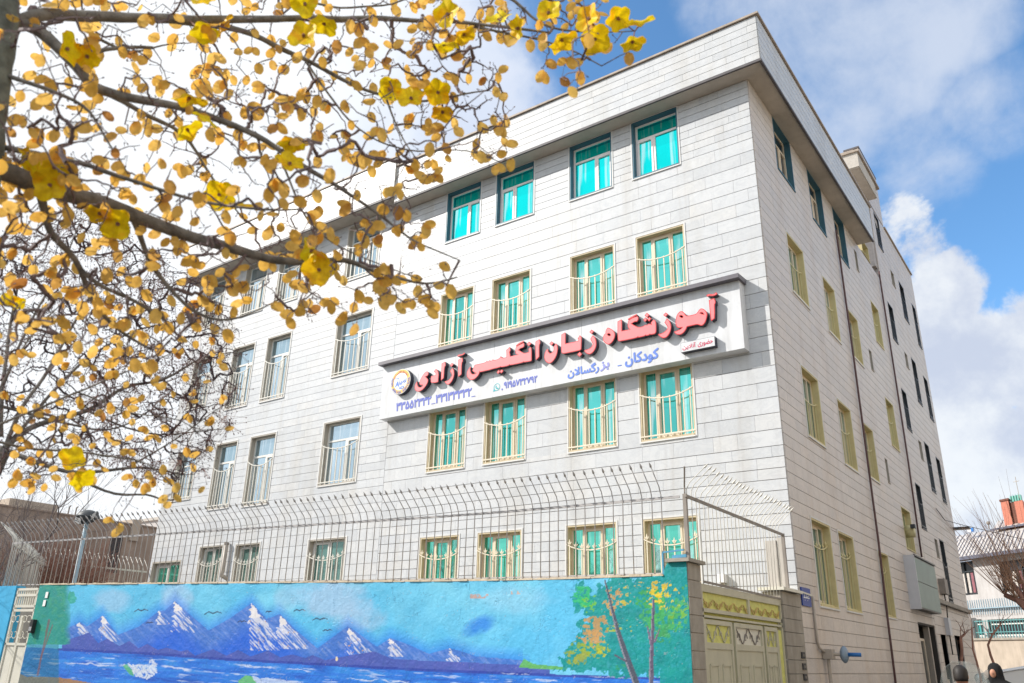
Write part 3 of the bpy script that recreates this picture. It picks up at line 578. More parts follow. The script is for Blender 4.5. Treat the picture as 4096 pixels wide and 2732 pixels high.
tb.build('roof_fascia',['plaster_grey','cap_stone','drip_strip'],rb); MB().box((-3,9.75,16.69),(.31,12.07,16.72)).build('soffit','soffit_plaster',rb)
MB().box((-.02,Y1-.35,6.35),(.55,Y1+.0,6.42)).build('door_canopy','frame_dark',rb)
dr=MB(); dr.box((-.35,12.9,0),(-.12,13.8,2.55),0); dr.box((-.1,12.95,0),(-.06,13.1,2.5),1); dr.box((-.1,13.3,0),(-.06,13.42,2.5),1); dr.box((-.1,12.95,1.2),(-.06,13.75,1.32),1); dr.build('door',['window_dark','frame_beige'],rb)
dr=MB(); dr.box((-.35,15.3,0),(-.15,16.6,2.6),0); dr.box((-.14,15.35,0),(-.1,15.5,2.55),1); dr.box((-.14,16.4,0),(-.1,16.55,2.55),1); dr.build('door',['window_dark','frame_dark'],rb)
# roof clutter by the upper block
o=MB().loft([[(.02+r*math.cos(a),9.35+r*math.sin(a)*.6,z) for a in [2*PI*k/10 for k in range(10)]] for r,z in ((.12,14.99),(.2,15.08),(.17,15.22),(.05,15.3))]).build('white_sack','white_paint',smooth=True,label='small white sack lying on the roof edge beside the upper stair block',cat='sack')
# ---------------------------------------------------------------- left wing
lw=thing('left_wing','pale marble building joined left of the turquoise windowed one, with clear white framed windows','building')
X0=-20.25; X1=XL
wk=[(-12.68,-11.22,9.0,10.83,'wing'),(-12.76,-11.3,5.86,7.65,'wing'),(-17.6,-16.48,8.78,10.88,'wing'),(-15.85,-14.72,8.76,10.88,'wing'),(-17.7,-16.64,5.62,7.67,'wing'),(-16.0,-14.83,5.58,7.68,'wing'),
 (-19.75,-18.68,6.05,7.66,'wing'),(-19.75,-18.68,9.1,10.86,'wing'),(-17.73,-16.6,2.7,4.52,'wing_low'),(-16.0,-14.9,2.7,4.49,'wing_low'),(-12.87,-11.43,2.7,4.43,'wing_low'),(-20.14,-18.6,3.1,4.18,'vent'),
 (-12.6,-11.2,12.0,13.85,'wing'),(-17.55,-16.4,12.0,13.85,'wing'),(-15.8,-14.7,12.0,13.85,'wing'),(-19.7,-18.65,12.0,13.85,'wing')]
hw=[(a,b,c,d) for a,b,c,d,_ in wk]
cm=MB(); core(FR,X0,X1,0,13.95,hw,cm); cm.quad([(X0,9,0),(X0,0,0),(X0,0,13.95),(X0,9,13.95)]); cm.box((X0+.002,.3,0),(X1,9,13.9)); cm.build('wall','mortar',lw)
zs_l=zr(0,4.6,16)[:-1]+zr(4.6,13.95,44)
s7=slabs(X0,X1-.01,zs_l,hw,.4,1.0,7,jh=.009,jv=.004)
zf2=zr(13.98,15.22,6); F2=lambda u,d,z:(u,d-.55,z)
s8=slabs(X0-.35,X1,zf2,[],.6,1.2,8)
clad(lw,[(FR,s7,CUBE,'marble_far'),(F2,s8,CUBE,'marble_far')],thick=.02)
fb=MB(); fb.box((X0-.35,-.549,13.98),(X1,-.40,15.22)); fb.box((X0-.35,-.40,13.98),(X0-.2,9,15.22)); fb.box((X1-.12,-.4,14.0),(X1,1.5,15.22)); fb.build('fascia','plaster_grey',lw)
MB().box((X0-.33,-.53,13.93),(X1,.3,13.98)).build('soffit','soffit_plaster',lw); MB().box((X0-.38,-.60,15.225),(X1+.03,-.35,15.27)).build('parapet_cap','cap_stone',lw); MB().box((X0-.37,-.575,13.90),(X1,-.53,13.975)).build('drip_strip','drip_strip',lw)
MB().box((-19.8,2.5,14),(-15.2,6,17.3)).build('stair_house','plaster_grey',lw); MB().box((-20.2,2.0,17.3),(-14.8,6.2,17.6)).build('roof','soffit_plaster',lw)
for (a,b,c,d,k) in wk: place(k,lw,a,c,'front',b-a,d-c)
# drainpipes, antenna pole
def pipe(name,pts,r,m,label,cat,group=None): 
    return MB().tube(pts,r,8).build(name,m,smooth=True,label=label,cat=cat,group=group)
pipe('drainpipe',[(.07,6.42,12.9),(.07,6.42,9.1),(.07,6.36,4.4),(.07,6.2,2.6),(.07,6.05,.1)],.026,'pipe_rust','thin rusty drainpipe on the shaded side between the third and fourth window columns','drainpipe')
pipe('drainpipe',[(.07,11.9,13.9),(.07,11.87,10.),(.07,11.82,7.4),(.07,11.6,4.6)],.026,'pipe_rust','dark red drainpipe at the joint with the taller rear block','drainpipe')
pipe('antenna_pole',[(-9.3,.4,14.2),(-9.3,.4,16.25)],.03,'pipe_grey','thin grey pole standing on the roof behind the parapet','pole')
# ---------------------------------------------------------------- the lettered sign
sg=thing('sign_board','long white sign board with red raised Persian letters across the marble facade','sign')
def inset(pts,d):
    n=len(pts); ar=sum(pts[i-1][0]*pts[i][1]-pts[i][0]*pts[i-1][1] for i in range(n)); sgn=1 if ar>0 else -1; out=[]
    for i in range(n):
        a=Vector(pts[i-1]);b_=Vector(pts[i]);c_=Vector(pts[(i+1)%n]); u=(b_-a).normalized() if (b_-a).length>1e-6 else Vector((1,0)); w=(c_-b_).normalized() if (c_-b_).length>1e-6 else u
        nn=Vector((-u.y-w.y,u.x+w.x)); nn=nn.normalized() if nn.length>1e-3 else Vector((-u.y,u.x))
        k=max(.5,nn.dot(Vector((-u.y,u.x)))); out.append(tuple(b_+nn*(sgn*d/k)))
    return out
SX0,SX1,SZ0,SZ1=-10.32,-.47,7.34,8.80
xs=[SX0,-9.03,-7.82,-6.61,-5.38,-4.16,-2.93,-1.71,SX1]
for a,b_ in zip(xs[:-1],xs[1:]): MB().box((a+.003,-.30,SZ0),(b_-.003,-.285,SZ1)).build('panel','sign_white',sg)
bx=MB(); bx.box((SX0+.002,-.284,SZ0+.002),(SX1-.002,-.0245,SZ1-.002)); bx.build('box_frame','sign_white',sg)
cpm=MB(); cpm.prism([(-.01,SZ1),(-.46,SZ1-.005),(-.46,SZ1+.085),(-.01,SZ1+.12)],SX0-.05,SX1+.05,ax='x'); cpm.build('rain_cap','sign_cap',sg)
ROT=(PI/2,0,0)
for kind,outer,holes in LETTERS:
    if kind=='letter' or kind=='madda': outer=smooth_poly(outer)
    holes=[smooth_poly(h,85) for h in holes]
    side=poly_mesh(outer,holes,'letter_side',extrude=.060); root=ob('dot' if kind=='dot' else 'letter',side,sg,loc=(0,-.372,0),rot=ROT)
    rim=poly_mesh(inset(outer,-.003),[inset(h,.0) for h in holes],'letter_rim'); ob('letter_rim',rim,root,loc=(0,0,.0635))
    face=poly_mesh(inset(outer,.012),[inset(h,-.012) for h in holes],'letter_face'); ob('letter_face',face,root,loc=(0,0,.0665))
def sign_text(s,x,z,size,mat,name='lettering',bold=.006,y=-.3045,shear=0,spacing=1.,parent=None,sx=1.,rotg=0.,sy=1.):
    me=text_mesh(s,size,mat,bold,shear=shear,spacing=spacing); me.name=name
    return ob(name,me,parent or sg,loc=(x,y,z),rot=(PI/2,-rotg,0),scale=(sx,sy,1))
def fit(s,x0,x1,z,height,mat,bold,name='lettering',y=-.3045,shear=0.,parent=None,spacing=1.):
    me=text_mesh(s,1.,mat,bold,shear=shear,spacing=spacing); xsv=[v.co.x for v in me.vertices]; ys=[v.co.y for v in me.vertices]
    w=max(xsv)-min(xsv); h=max(ys)-min(ys); me.name=name
    return ob(name,me,parent or sg,loc=(x0-min(xsv)*(x1-x0)/w,y,z-min(ys)*height/h),rot=(PI/2,0,0),scale=((x1-x0)/w,height/h,1))
fit('\ufee5\ufe8e\ufb90\ufea9\ufeee\ufb90',-3.09,-2.29,7.415,.31,'blue_print',.045)
fit('\ufee5\ufefb\ufe8e\ufeb4\ufb94\ufead',-4.53,-3.72,7.415,.27,'blue_print',.045)
fit('\ufeb0\ufe91',-3.70,-3.46,7.44,.22,'violet_print',.04)
MB().box((-3.27,-.3065,7.485),(-3.17,-.3045,7.505)).build('dash','blue_print',sg)
MB().box((-8.535,-.3065,7.47),(-8.41,-.3045,7.487)).build('dash','blue_violet_print',sg)
MB().box((-7.26,-.3065,7.45),(-7.14,-.3045,7.467)).build('dash','blue_violet_print',sg)
P_='\u06f0\u06f1\u06f2\u06f3\u06f4\u06f5\u06f6\u06f7\u06f8\u06f9'
def pers(s): return ''.join(P_[int(k)] for k in s)
fit(pers('33552332'),-9.74,-8.54,7.465,.23,'blue_violet_print',.04,'phone_number')
fit(pers('33133332'),-8.40,-7.25,7.465,.23,'blue_violet_print',.04,'phone_number')
fit(pers('9195732792'),-6.29,-5.34,7.49,.175,'blue_violet_print',.042,'phone_number')
MB().add([(-6.34,-.3055,7.46),(-6.315,-.3055,7.49),(-6.34,-.3055,7.52),(-6.365,-.3055,7.49)],[(0,1,2,3)]).build('dot','blue_violet_print',sg)
# message bubble icon
ic=MB(); n=28; cx,cz=-6.495,7.572
for k in range(n):
    a,c_=2*PI*k/n,2*PI*(k+1)/n; ic.quad([(cx+.078*math.cos(a),-.3055,cz+.078*math.sin(a)),(cx+.078*math.cos(c_),-.3055,cz+.078*math.sin(c_)),(cx+.092*math.cos(c_),-.3055,cz+.092*math.sin(c_)),(cx+.092*math.cos(a),-.3055,cz+.092*math.sin(a))])
ic.quad([(cx-.09,-.3058,cz-.02),(cx-.105,-.3058,cz-.10),(cx-.02,-.3058,cz-.085),(cx-.06,-.3058,cz-.06)])
ph=[(-.035,.04),(-.045,.0),(-.03,-.03),(0,-.05),(.035,-.05),(.045,-.03),(.02,-.012),(.008,-.025),(-.015,-.005),(-.008,.018),(-.02,.04)]
ic.quad([(cx+a,-.3057,cz+b_) for a,b_ in ph]); ic.build('bubble_icon','teal_icon',sg)
# round emblem
lc,lz,LR=-9.53,8.21,.345
def disc(r,y,m,name,par,n=48,y2=None):
    mb=MB(); pts=[(lc+r*math.cos(2*PI*k/n),lz+r*math.sin(2*PI*k/n)) for k in range(n)]
    if y2 is None: mb.quad([(a,y,b_) for a,b_ in pts])
    else: mb.prism(pts,y,y2)
    return mb.build(name,m,par)
em=disc(LR,-.425,'letter_side','emblem',sg,y2=-.30); disc(LR-.005,-.427,'logo_white','emblem_rim',em); disc(LR-.018,-.4285,'logo_gold','emblem_ring',em); disc(.235,-.430,'logo_white','emblem_disc',em)
def arc_text(s,mat,r,a0,a1,size,inward=True,bold=.006):
    for i,ch in enumerate(s):
        if ch==' ': continue
        a=a0+(a1-a0)*i/(len(s)-1); me=text_mesh(ch,size,mat,bold,align='CENTER'); 
        # lower arc: letter tops point to the centre; upper arc: outwards
        rr=r; x=lc+rr*math.cos(a); z=lz+rr*math.sin(a); th=a+PI/2 if inward else a-PI/2
        ob('emblem_letter',me,em,loc=(x,-.4315,z),rot=(PI/2,-th,0))
arc_text('AZADI ENGLISH INSTITUTE','logo_ink',.320,math.radians(158),math.radians(368),.078)
arc_text('\ufef1\ufea9\ufe8d\ufeaf\ufe81 \ufef2\ufeb4\ufef4\ufee0\ufb95\ufee7\ufe8d \ufee5\ufe8e\ufe91\ufeaf \ufeea\ufeb4\ufeb3\ufeee\ufee3','logo_red',.250,math.radians(150),math.radians(32),.062,inward=False,bold=.004)
def ez(s,x,z,size,bold): ob('emblem_letter',text_mesh(s,size,'blue_print',bold),em,loc=(x,-.4315,z),rot=ROT)
ez('A',-9.70,8.09,.19,.012); ez('ADI',-9.57,8.00,.11,.003); ez('\ufef1\ufea9\ufe8d\ufeaf\ufe81',-9.545,8.17,.105,.006)
el=MB()
for a,b_ in (((-9.70,8.31),(-9.60,8.31)),((-9.60,8.31),(-9.555,8.13)),((-9.56,8.13),(-9.45,8.13))): el.bar((a[0],-.432,a[1]),(b_[0],-.432,b_[1]),.002,.016)
el.build('emblem_line','blue_print',em)
# small plate
pl=MB().box((-1.745,-.42,7.455),(-1.015,-.301,7.665)).build('small_plate','letter_side',sg); MB().box((-1.738,-.424,7.462),(-1.022,-.4205,7.658)).build('plate_face','sign_white',pl)
fit('\ufee6\ufef3\ufefc\ufee7\ufe81',-1.71,-1.42,7.49,.13,'crimson_print',.02,'plate_lettering',y=-.4255,parent=pl); fit('\ufeef\ufead\ufeee\ufec0\ufea3',-1.38,-1.06,7.49,.13,'crimson_print',.02,'plate_lettering',y=-.4255,parent=pl)
# ---------------------------------------------------------------- painted boundary wall
def wtop(x): return 2.67+.0115*max(0,-x-2)
def wy(x):      # the wall swings gently towards the street as it runs left
    d=-.32-x; y=-4.64-.04*d
    if d>1.5: y-=(.115/7)*(min(d,5)-1.5)**2
    if d>5: y-=.115*(d-5)
    return y
mw=thing('painted_wall','blue painted boundary wall with mural of snowy mountains, sea and autumn trees','wall')
nr=np.random.default_rng(5)
def vnoise(x,y,s,seed=0):   # smooth value noise
    r_=np.random.default_rng(seed); T=r_.random((64,64)); X=x/s; Y=y/s; xi=np.floor(X).astype(int); yi=np.floor(Y).astype(int); fx=X-xi; fy=Y-yi; fx=fx*fx*(3-2*fx); fy=fy*fy*(3-2*fy)
    g_=lambda a,b: T[a%64,b%64]
    return (g_(xi,yi)*(1-fx)*(1-fy)+g_(xi+1,yi)*fx*(1-fy)+g_(xi,yi+1)*(1-fx)*fy+g_(xi+1,yi+1)*fx*fy)
def fbm(x,y,s,seed=0,o=4): return sum(vnoise(x,y,s/2**k,seed+k)*.5**k for k in range(o))/sum(.5**k for k in range(o))
def inpoly(px,py,poly):
    c_=np.zeros(px.shape,bool); n=len(poly)
    for i in range(n):
        x1,y1=poly[i-1]; x2,y2=poly[i]
        if y1==y2: continue
        m=((y1>py)!=(y2>py))&(px<(x2-x1)*(py-y1)/(y2-y1)+x1); c_^=m
    return c_
def dseg(px,py,a,b_):
    ax,ay=a; bx_,by=b_; dx,dy=bx_-ax,by-ay; t=np.clip(((px-ax)*dx+(py-ay)*dy)/(dx*dx+dy*dy+1e-9),0,1); return np.hypot(px-ax-t*dx,py-ay-t*dy),t
def mural(u,v):
    """the painting, in the survey's picture coordinates; colours are the paint's own"""
    L=lambda *c:np.array(srgb(*c))
    C_=np.empty(u.shape+(3,)); 
    j=fbm(u,v,160,1); j2=fbm(u,v,40,9); jf=fbm(u,v,14,20)
    def blend(mask,col):
        nonlocal C_
        m=np.clip(mask,0,1)[...,None]; C_=C_*(1-m)+np.array(col)*m
    hz=np.clip((v-2330)/330,0,1)
    C_[:]=L(92,188,226); blend((j-.42)*2.2,L(128,206,230)); blend(hz*.25,L(60,168,234))
    for (cx_,cy_,rx,ry,sd,al) in ((700,2400,70,75,3,.75),(440,2405,80,50,4,.6),(1330,2400,150,90,5,.85),(1430,2465,120,60,6,.75),(1150,2390,60,60,7,.45),(2060,2400,160,60,8,.25)):
        w=((u-cx_)/rx)**2+((v-cy_)/ry)**2; blend(np.clip(1.25-w+(fbm(u,v,45,sd)-.5)*1.4,0,1)*al,L(160,196,226))
    w=((u-1920)/75)**2+((v-2500+.35*(u-1920))/42)**2; blend(np.clip(1.1-w+(j2-.5),0,1)*.8,L(22,120,220))
    Z1=lambda pts:[(a*.59574,1798+b_*.59574) for a,b_ in pts]; Z2=lambda pts:[(1300+a*.59574,1798+b_*.59574) for a,b_ in pts]
    Q=2182.
    ridge=Z1([(430,1210),(540,1160),(585,1188),(690,1115),(790,1245),(930,1190),(1065,1085),(1110,1080),(1175,1018),(1260,1095),(1400,1215),(1550,1130),(1690,1030),(1790,1138),(1880,1105),(1990,1215),(2130,1335),(Q+155,1185),(Q+350,1325),(Q+440,1265),(Q+560,1310),(Q+700,1372),(Q+835,1335),(Q+905,1350),(Q+1010,1388),(Q+1330,1415)])
    rx=[p[0] for p in ridge]; ry=[p[1] for p in ridge]; rid=np.interp(u,rx,ry,left=2600,right=2665)
    blend(np.clip(1-(rid-v)/55,0,1)*((u>250)&(u<2120))*.62,L(10,110,226))
    m=(v>rid)&(u>250)&(u<2100); mm=L(64,116,200)
    st=fbm((u+v)*.5,(u-v)*2.2,26,33); 
    blend(m*1.,mm); blend(m*np.clip((st-.45)*3,0,1)*.7,L(122,152,216)); blend(m*np.clip((v-rid-50)/70,0,1)*.8,L(22,96,214))
    peaks=Z1([(535,1160),(690,1115),(1065,1085),(1175,1018),(1690,1030),(1880,1105),(Q+155,1185),(Q+440,1265),(Q+838,1335)])
    hs_=[55,105,55,125,190,140,115,75,55]
    for (pxx,pyy),hh in zip(peaks,hs_):
        dx=u-pxx; dy=v-pyy; 
        edge=-4-(fbm(v,v*0+pxx,9,int(pxx))-.5)*34-dy*.05; right=dy*(.95 if hh<150 else .8)-(fbm(u,v,12,77)-.4)*22
        s=(dx>edge)&(dx<right*.95)&(dy>-2)&(dy<hh)&m
        stk=fbm((dx+dy)*.22+300,(dx-dy*.9)*2.0+300,11,int(pyy)); k=np.clip((stk-.34-.20*dy/hh)*7,0,1)
        blend(s*k*.92,L(214,216,228)); blend(s*(np.hypot(dx-dy*.15,dy)<hh*.32)*1.,L(226,222,224))
        blend(s*(fbm(u,v,9,int(pxx)+3)>.78)*.9,L(206,158,88))
    hills=Z1([(420,1290),(600,1228),(660,1300),(720,1270),(800,1320),(870,1285),(930,1335),(990,1305),(1060,1345),(1120,1330),(1210,1355),(1260,1345),(1310,1385),(1430,1340),(1520,1385),(1600,1345),(1680,1390),(1800,1350),(1880,1395),(1960,1375),(2050,1400),(2100,1380),(2182,1415),(Q+150,1385),(Q+330,1355),(Q+450,1405),(Q+700,1420),(Q+1000,1432),(Q+1400,1450)])
    hr=np.interp(u,[p[0] for p in hills],[p[1] for p in hills],left=2580,right=2665); wl=np.interp(u,[100,600,900,1300,1700,2250,2700,2770],[2588,2612,2634,2655,2678,2700,2714,2716])
    mh=(v>hr)&(u>248)&(u<2200); blend(mh*1.,L(72,92,176)); blend(mh*np.clip((j2-.5)*3,0,1)*.5,L(92,98,182))
    # grassy spit
    gr=Z2([(1300,1465),(1335,1405),(1400,1440),(1500,1450),(1620,1462),(1620,1482)]); blend(inpoly(u,v,gr)*.95,L(96,176,90)); 
    # water
    wt=v>wl; blend(wt*1.,L(40,116,214)); wv=fbm(u*.35,(v-wl)*2.4,30,50); blend(wt*np.clip((wv-.5)*4,0,1)*.7,L(58,146,226)); blend(wt*np.clip((.42-wv)*5,0,1)*.6,L(34,66,170))
    blend((np.abs(v-wl-3)<5)*((u>230)&(u<2770))*.9,L(48,66,160))
    foam=fbm(u*.22,(v-wl)*2.2,16,61); blend(wt*(v>wl+14)*np.clip((foam-.66)*9,0,1)*.8,L(186,206,236))
    for (a,b_,w,al) in (((250,2652),(470,2662),5,.8),((470,2662),(640,2660),5,.8),((640,2664),(770,2682),7,.9),((1380,2712),(1520,2722),4,.9),((1520,2722),(1640,2732),5,.9),((1730,2703),(1840,2712),4,.7),((2000,2690),(2120,2697),4,.7),((2120,2716),(2240,2724),4,.8),((2350,2706),(2560,2712),3,.6),((930,2660),(1110,2672),6,.8),((1140,2672),(1250,2684),4,.7),((2580,2708),(2750,2716),3,.8)):
        d,t=dseg(u,v+(fbm(u,v*0,40,200)-.5)*14,a,b_); blend(np.clip(1.3-d/(w*(.15+1.9*np.clip(fbm(u,v,22,201)-.25,0,1))),0,1)*np.clip(t*6,0,1)*np.clip((1-t)*6,0,1)*al,L(206,216,236))
    wh=Z1([(830,1440),(880,1435),(960,1460),(1020,1400),(1050,1430),(1070,1500),(1010,1545),(930,1545),(880,1500)]); blend(inpoly(u+(j2-.5)*40,v+(jf-.5)*40,wh)*np.clip(1.3-2.4*np.abs(fbm((u+v)*.5,(v-u),9,64)-.45)*2,0,1)*.9,L(214,222,232)); gw=Z1([(825,1455),(850,1440),(885,1480),(900,1525),(870,1510)]); blend(inpoly(u,v,gw)*.9,L(88,178,120))
    gw=Z1([(1600,1552),(1650,1515),(1690,1522),(1725,1568),(1600,1575)]); blend(inpoly(u,v,gw)*.9,L(104,186,108)); w2=Z1([(1690,1518),(1820,1535),(1960,1548),(2050,1568),(1725,1570)]); blend(inpoly(u,v+(j2-.5)*24,w2)*np.clip(.4+foam*1.0,0,1)*.85,L(200,214,236))
    sand=Z1([(60,1470),(180,1525),(400,1530),(640,1572),(640,2200),(0,2200)]); blend(inpoly(u,v+(jf-.5)*6,sand)*1.,L(158,120,88))
    # left grove
    lg=np.clip(1.5-np.abs((u-185)/92)**4+(j2-.5)*.9,0,1)*(v<2578)*(u<282); blend(lg*.95,L(26,142,128)); blend(lg*np.clip((jf-.5)*4,0,1)*.4,L(70,160,110)); blend(((u<235)&(v>=2578))*.55,L(20,110,120))
    blend((np.hypot((u-287)/16,(v-2390)/28)<1+(jf-.5))*.7,L(30,160,110))
    for a,b_,w in (((196,2480),(150,2700),4),((210,2500),(160,2640),2.5)): d,t=dseg(u,v,a,b_); blend((d<w)*.7,L(120,84,88))
    
    # right grove
    bd_=Z2([(1560,1492),(1590,1430),(1650,1330),(1705,1240),(1700,1180),(1760,1110),(1765,1075),(1690,1085),(1645,1010),(1650,960),(1690,900),(1700,870),(1740,890),(1800,960),(1850,960),(1880,880),(1960,870),(2500,800),(2600,800),(2600,1530),(2350,1525),(1900,1500)])
    gm=inpoly(u+(fbm(u,v,26,70)-.5)*95,v+(fbm(u,v,22,71)-.5)*80,bd_)|(u>2640)
    blend(np.clip(gm*1.0-.15*(fbm(u,v,8,171)>.6)*gm,0,1),L(8,146,146)); blend(gm*np.clip((j2-.52)*3,0,1)*.35,L(24,156,130)); blend(gm*np.clip((fbm(u,v,60,73)-.55)*4,0,1)*.45,L(10,110,112))
    def blot(x0,y0,x1,y1,col,th,sd,sc=13,al=.9):
        e=np.clip(1.15-((u-(x0+x1)/2)/((x1-x0)/2))**2-((v-(y0+y1)/2)/((y1-y0)/2))**2,0,1)**.5
        blend((fbm(u,v*1.2,sc,sd,3)*e>th)*al,col)
    T2=lambda a,b_:(1300+a*.59574,1798+b_*.59574)
    for (a,b_,c_,d_,col,th,sd) in ((1640,890,1830,1080,L(40,180,110),.42,81),(1700,930,1850,1120,L(110,186,60),.55,82),(1830,880,2040,1160,L(200,156,90),.56,83),(1690,1080,1930,1290,L(186,146,90),.46,84),(1590,1260,1800,1480,L(126,160,60),.48,85),(1650,1250,1960,1430,L(150,168,50),.52,86),(1850,1130,2130,1260,L(170,180,50),.55,87),(2050,860,2350,1250,L(60,160,80),.50,88),(2120,900,2330,1100,L(220,190,40),.60,89),(1960,880,2080,1130,L(200,180,60),.58,90),(1800,1290,1960,1420,L(190,186,50),.60,91),(2150,1050,2400,1330,L(60,158,90),.50,92),(2350,860,2480,1150,L(90,168,90),.52,93),(2000,860,2450,960,L(214,180,50),.58,94),(2080,850,2480,1140,L(226,196,40),.63,96),(2100,950,2500,1300,L(70,170,96),.50,97),(2150,1180,2350,1350,L(60,150,90),.55,98),(1660,1180,1900,1350,L(196,150,90),.50,99),(1600,1330,1780,1470,L(150,160,70),.48,100),(2250,1000,2480,1200,L(120,180,70),.55,101),(1900,1430,2060,1490,L(40,150,110),.55,95)):
        x0,y0=T2(a,b_); x1,y1=T2(c_,d_); blot(x0,y0,x1,y1,col,th,sd)
    for pts,w0,w1,col in ((((1880,880),(1925,1060),(1960,1200),(2010,1350),(2100,1600)),3,14,L(78,84,98)),(((2205,1010),(2200,1200),(2192,1400),(2190,1600)),5,10,L(92,84,106)),(((2195,1340),(2165,1190)),5,3,L(110,96,120)),(((2215,1290),(2248,1200)),4,2,L(110,96,120)),(((2020,1420),(1945,1380)),4,3,L(90,84,100))):
        n=len(pts)-1
        for i in range(n):
            a=T2(*pts[i]); b_=T2(*pts[i+1]); d,t=dseg(u,v,a,b_); w=w0+(w1-w0)*(i+t)/n; blend((d<w)*1.,col); blend((d<w*.95)*(np.clip((u-(a[0]+(b_[0]-a[0])*t))/w,-1,1)<-.45)*.6,L(170,166,180))
    for (bx_,by,sz) in ((565,2440,26),(852,2450,34),(968,2485,16),(1280,2475,30),(1310,2520,18),(1075,2446,12),(1198,2440,22),(598,2490,14)):
        for sx in (-1,1):
            d,t=dseg(u,v,(bx_,by+sz*.12),(bx_+sx*sz*.5,by-sz*.1)); blend((d<2.6)*.85,L(50,66,100)); d,t=dseg(u,v,(bx_+sx*sz*.5,by-sz*.1),(bx_+sx*sz,by+(.1 if sx>0 else .35)*sz*.6)); blend((d<2.0)*.85,L(50,66,100))
    blend((np.hypot((u-1347)/5,(v-2635)/9)<1)*1.,L(226,208,170))
    blend(np.clip((fbm(u*2.5,v*.25,22,130)-.6)*3,0,1)*.18,L(40,110,160))
    crk=np.abs(fbm(u,v*.5,50,131)-.5); blend((crk<.004)*(fbm(u,v,70,132)>.5)*.4,L(40,90,130))
    # chips and scuffs
    blend((fbm(u,v,6,120)>.80)*(fbm(u,v,90,121)>.56)*.5,L(180,170,170)); blend(((np.abs(u-1920)<40)&(np.abs(v-2384)<9)&(jf>.52))*.8,L(200,150,130)); blend(((np.abs(u-2065)<22)&(np.abs(v-2370)<7)&(jf>.45))*.8,L(205,165,140))
    blend(np.clip((v-2700)/600,0,1)*.3,L(40,70,120))
    C_*= (1+(nr.random(u.shape)[...,None]-.5)*.05)*(1+(j2[...,None]-.5)*.10)
    return np.clip(C_,0,1)
def painted_face(x0,x1,nx,nz,zb,name,parent):
    xs_=np.linspace(x0,x1,nx)
    tz=np.linspace(0,1,nz); V=np.zeros((nz,nx,3))
    for i,x in enumerate(xs_):
        V[:,i,0]=x; V[:,i,1]=wy(x); V[:,i,2]=zb+(wtop(x)-zb)*tz
    q=(V-CAMP)@CAMR.T; u=2048+FPX*q[...,0]/q[...,2]; v=1366+FPX*q[...,1]/q[...,2]
    col=mural(u,v)
    me=bpy.data.meshes.new(name); nv=nx*nz; idx=np.arange(nv).reshape(nz,nx)
    a=idx[:-1,:-1].ravel(); b_=idx[:-1,1:].ravel(); c_=idx[1:,1:].ravel(); d=idx[1:,:-1].ravel()
    quads=np.stack([a,b_,c_,d],1) if x1>x0 else np.stack([b_,a,d,c_],1)
    # uneven render: the plaster bulges by a few millimetres
    V[...,1]-= (fbm(V[...,0]*100,V[...,2]*100,30,140)-.5)*.010+(fbm(V[...,0]*100,V[...,2]*100,6,150)-.5)*.004
    me.vertices.add(nv); me.vertices.foreach_set('co',V.reshape(-1)); nf=len(quads); me.loops.add(nf*4); me.loops.foreach_set('vertex_index',quads.ravel().astype(np.int32)); me.polygons.add(nf); me.polygons.foreach_set('loop_start',np.arange(nf,dtype=np.int32)*4)
    me.update(calc_edges=True)
    at=me.color_attributes.new('paint','FLOAT_COLOR','POINT'); at.data.foreach_set('color',np.concatenate([col.reshape(-1,3),np.ones((nv,1))],1).ravel().astype(np.float32))
    me.materials.append(MATS['mural_paint']); me.polygons.foreach_set('use_smooth',[True]*nf)
    return ob(name,me,parent)
b=NB('mural_paint'); a=b.new('ShaderNodeAttribute'); a.attribute_name='paint'; p=b.pos(); b.col(b.mul(a.outputs['Color'],b.ramp(b.noise(p,3,6,.65),[(.35,(.93,.94,.95)),(.6,(1,1,1))]))); b.set(.5,0,.35)
h1=b.noise(p,26,5,.6); vo=b.new('ShaderNodeTexVoronoi',feature='DISTANCE_TO_EDGE'); vo.inputs['Scale'].default_value=1.3; nz_=b.new('ShaderNodeTexNoise'); nz_.inputs['Scale'].default_value=3; b.l.new(p,nz_.inputs['Vector']); ad=b.new('ShaderNodeVectorMath',operation='ADD'); b.l.new(p,ad.inputs[0]); b.l.new(nz_.outputs['Color'],ad.inputs[1]); b.l.new(ad.outputs[0],vo.inputs['Vector'])
cr=b.new('ShaderNodeMapRange'); b.l.new(vo.outputs[0],cr.inputs[0]); cr.inputs[1].default_value=0; cr.inputs[2].default_value=.006; cr.inputs[3].default_value=-.5; cr.inputs[4].default_value=0
sm=b.new('ShaderNodeMath',operation='ADD'); b.l.new(h1,sm.inputs[0]); b.l.new(cr.outputs[0],sm.inputs[1]); b.bump(sm.outputs[0],.5,.012); MATS['mural_paint']=b.m
XG=-13.68     # wall stops at the white side gate
painted_face(XG,-.32,1150,210,.75,'mural',mw)
bs=MB()
st_=[XG]+[x for x in (-11,-10,-9,-8,-7,-6,-5.4,-5,-4,-3,-2,-1)]+[-.32]
for xa,xb in zip(st_[:-1],st_[1:]):
    ya,yb=wy(xa)+.012,wy(xb)+.012; t=.22; za,zb=wtop(xa),wtop(xb)
    bs.loft([[(xa,ya,0),(xb,yb,0),(xb,yb+t,0),(xa,ya+t,0)],[(xa,ya,za-.002),(xb,yb,zb-.002),(xb,yb+t,zb-.002),(xa,ya+t,za-.002)]])
bs.build('wall_body','wall_lip',mw)
lp=MB(); r_=random.Random(3); x=XG
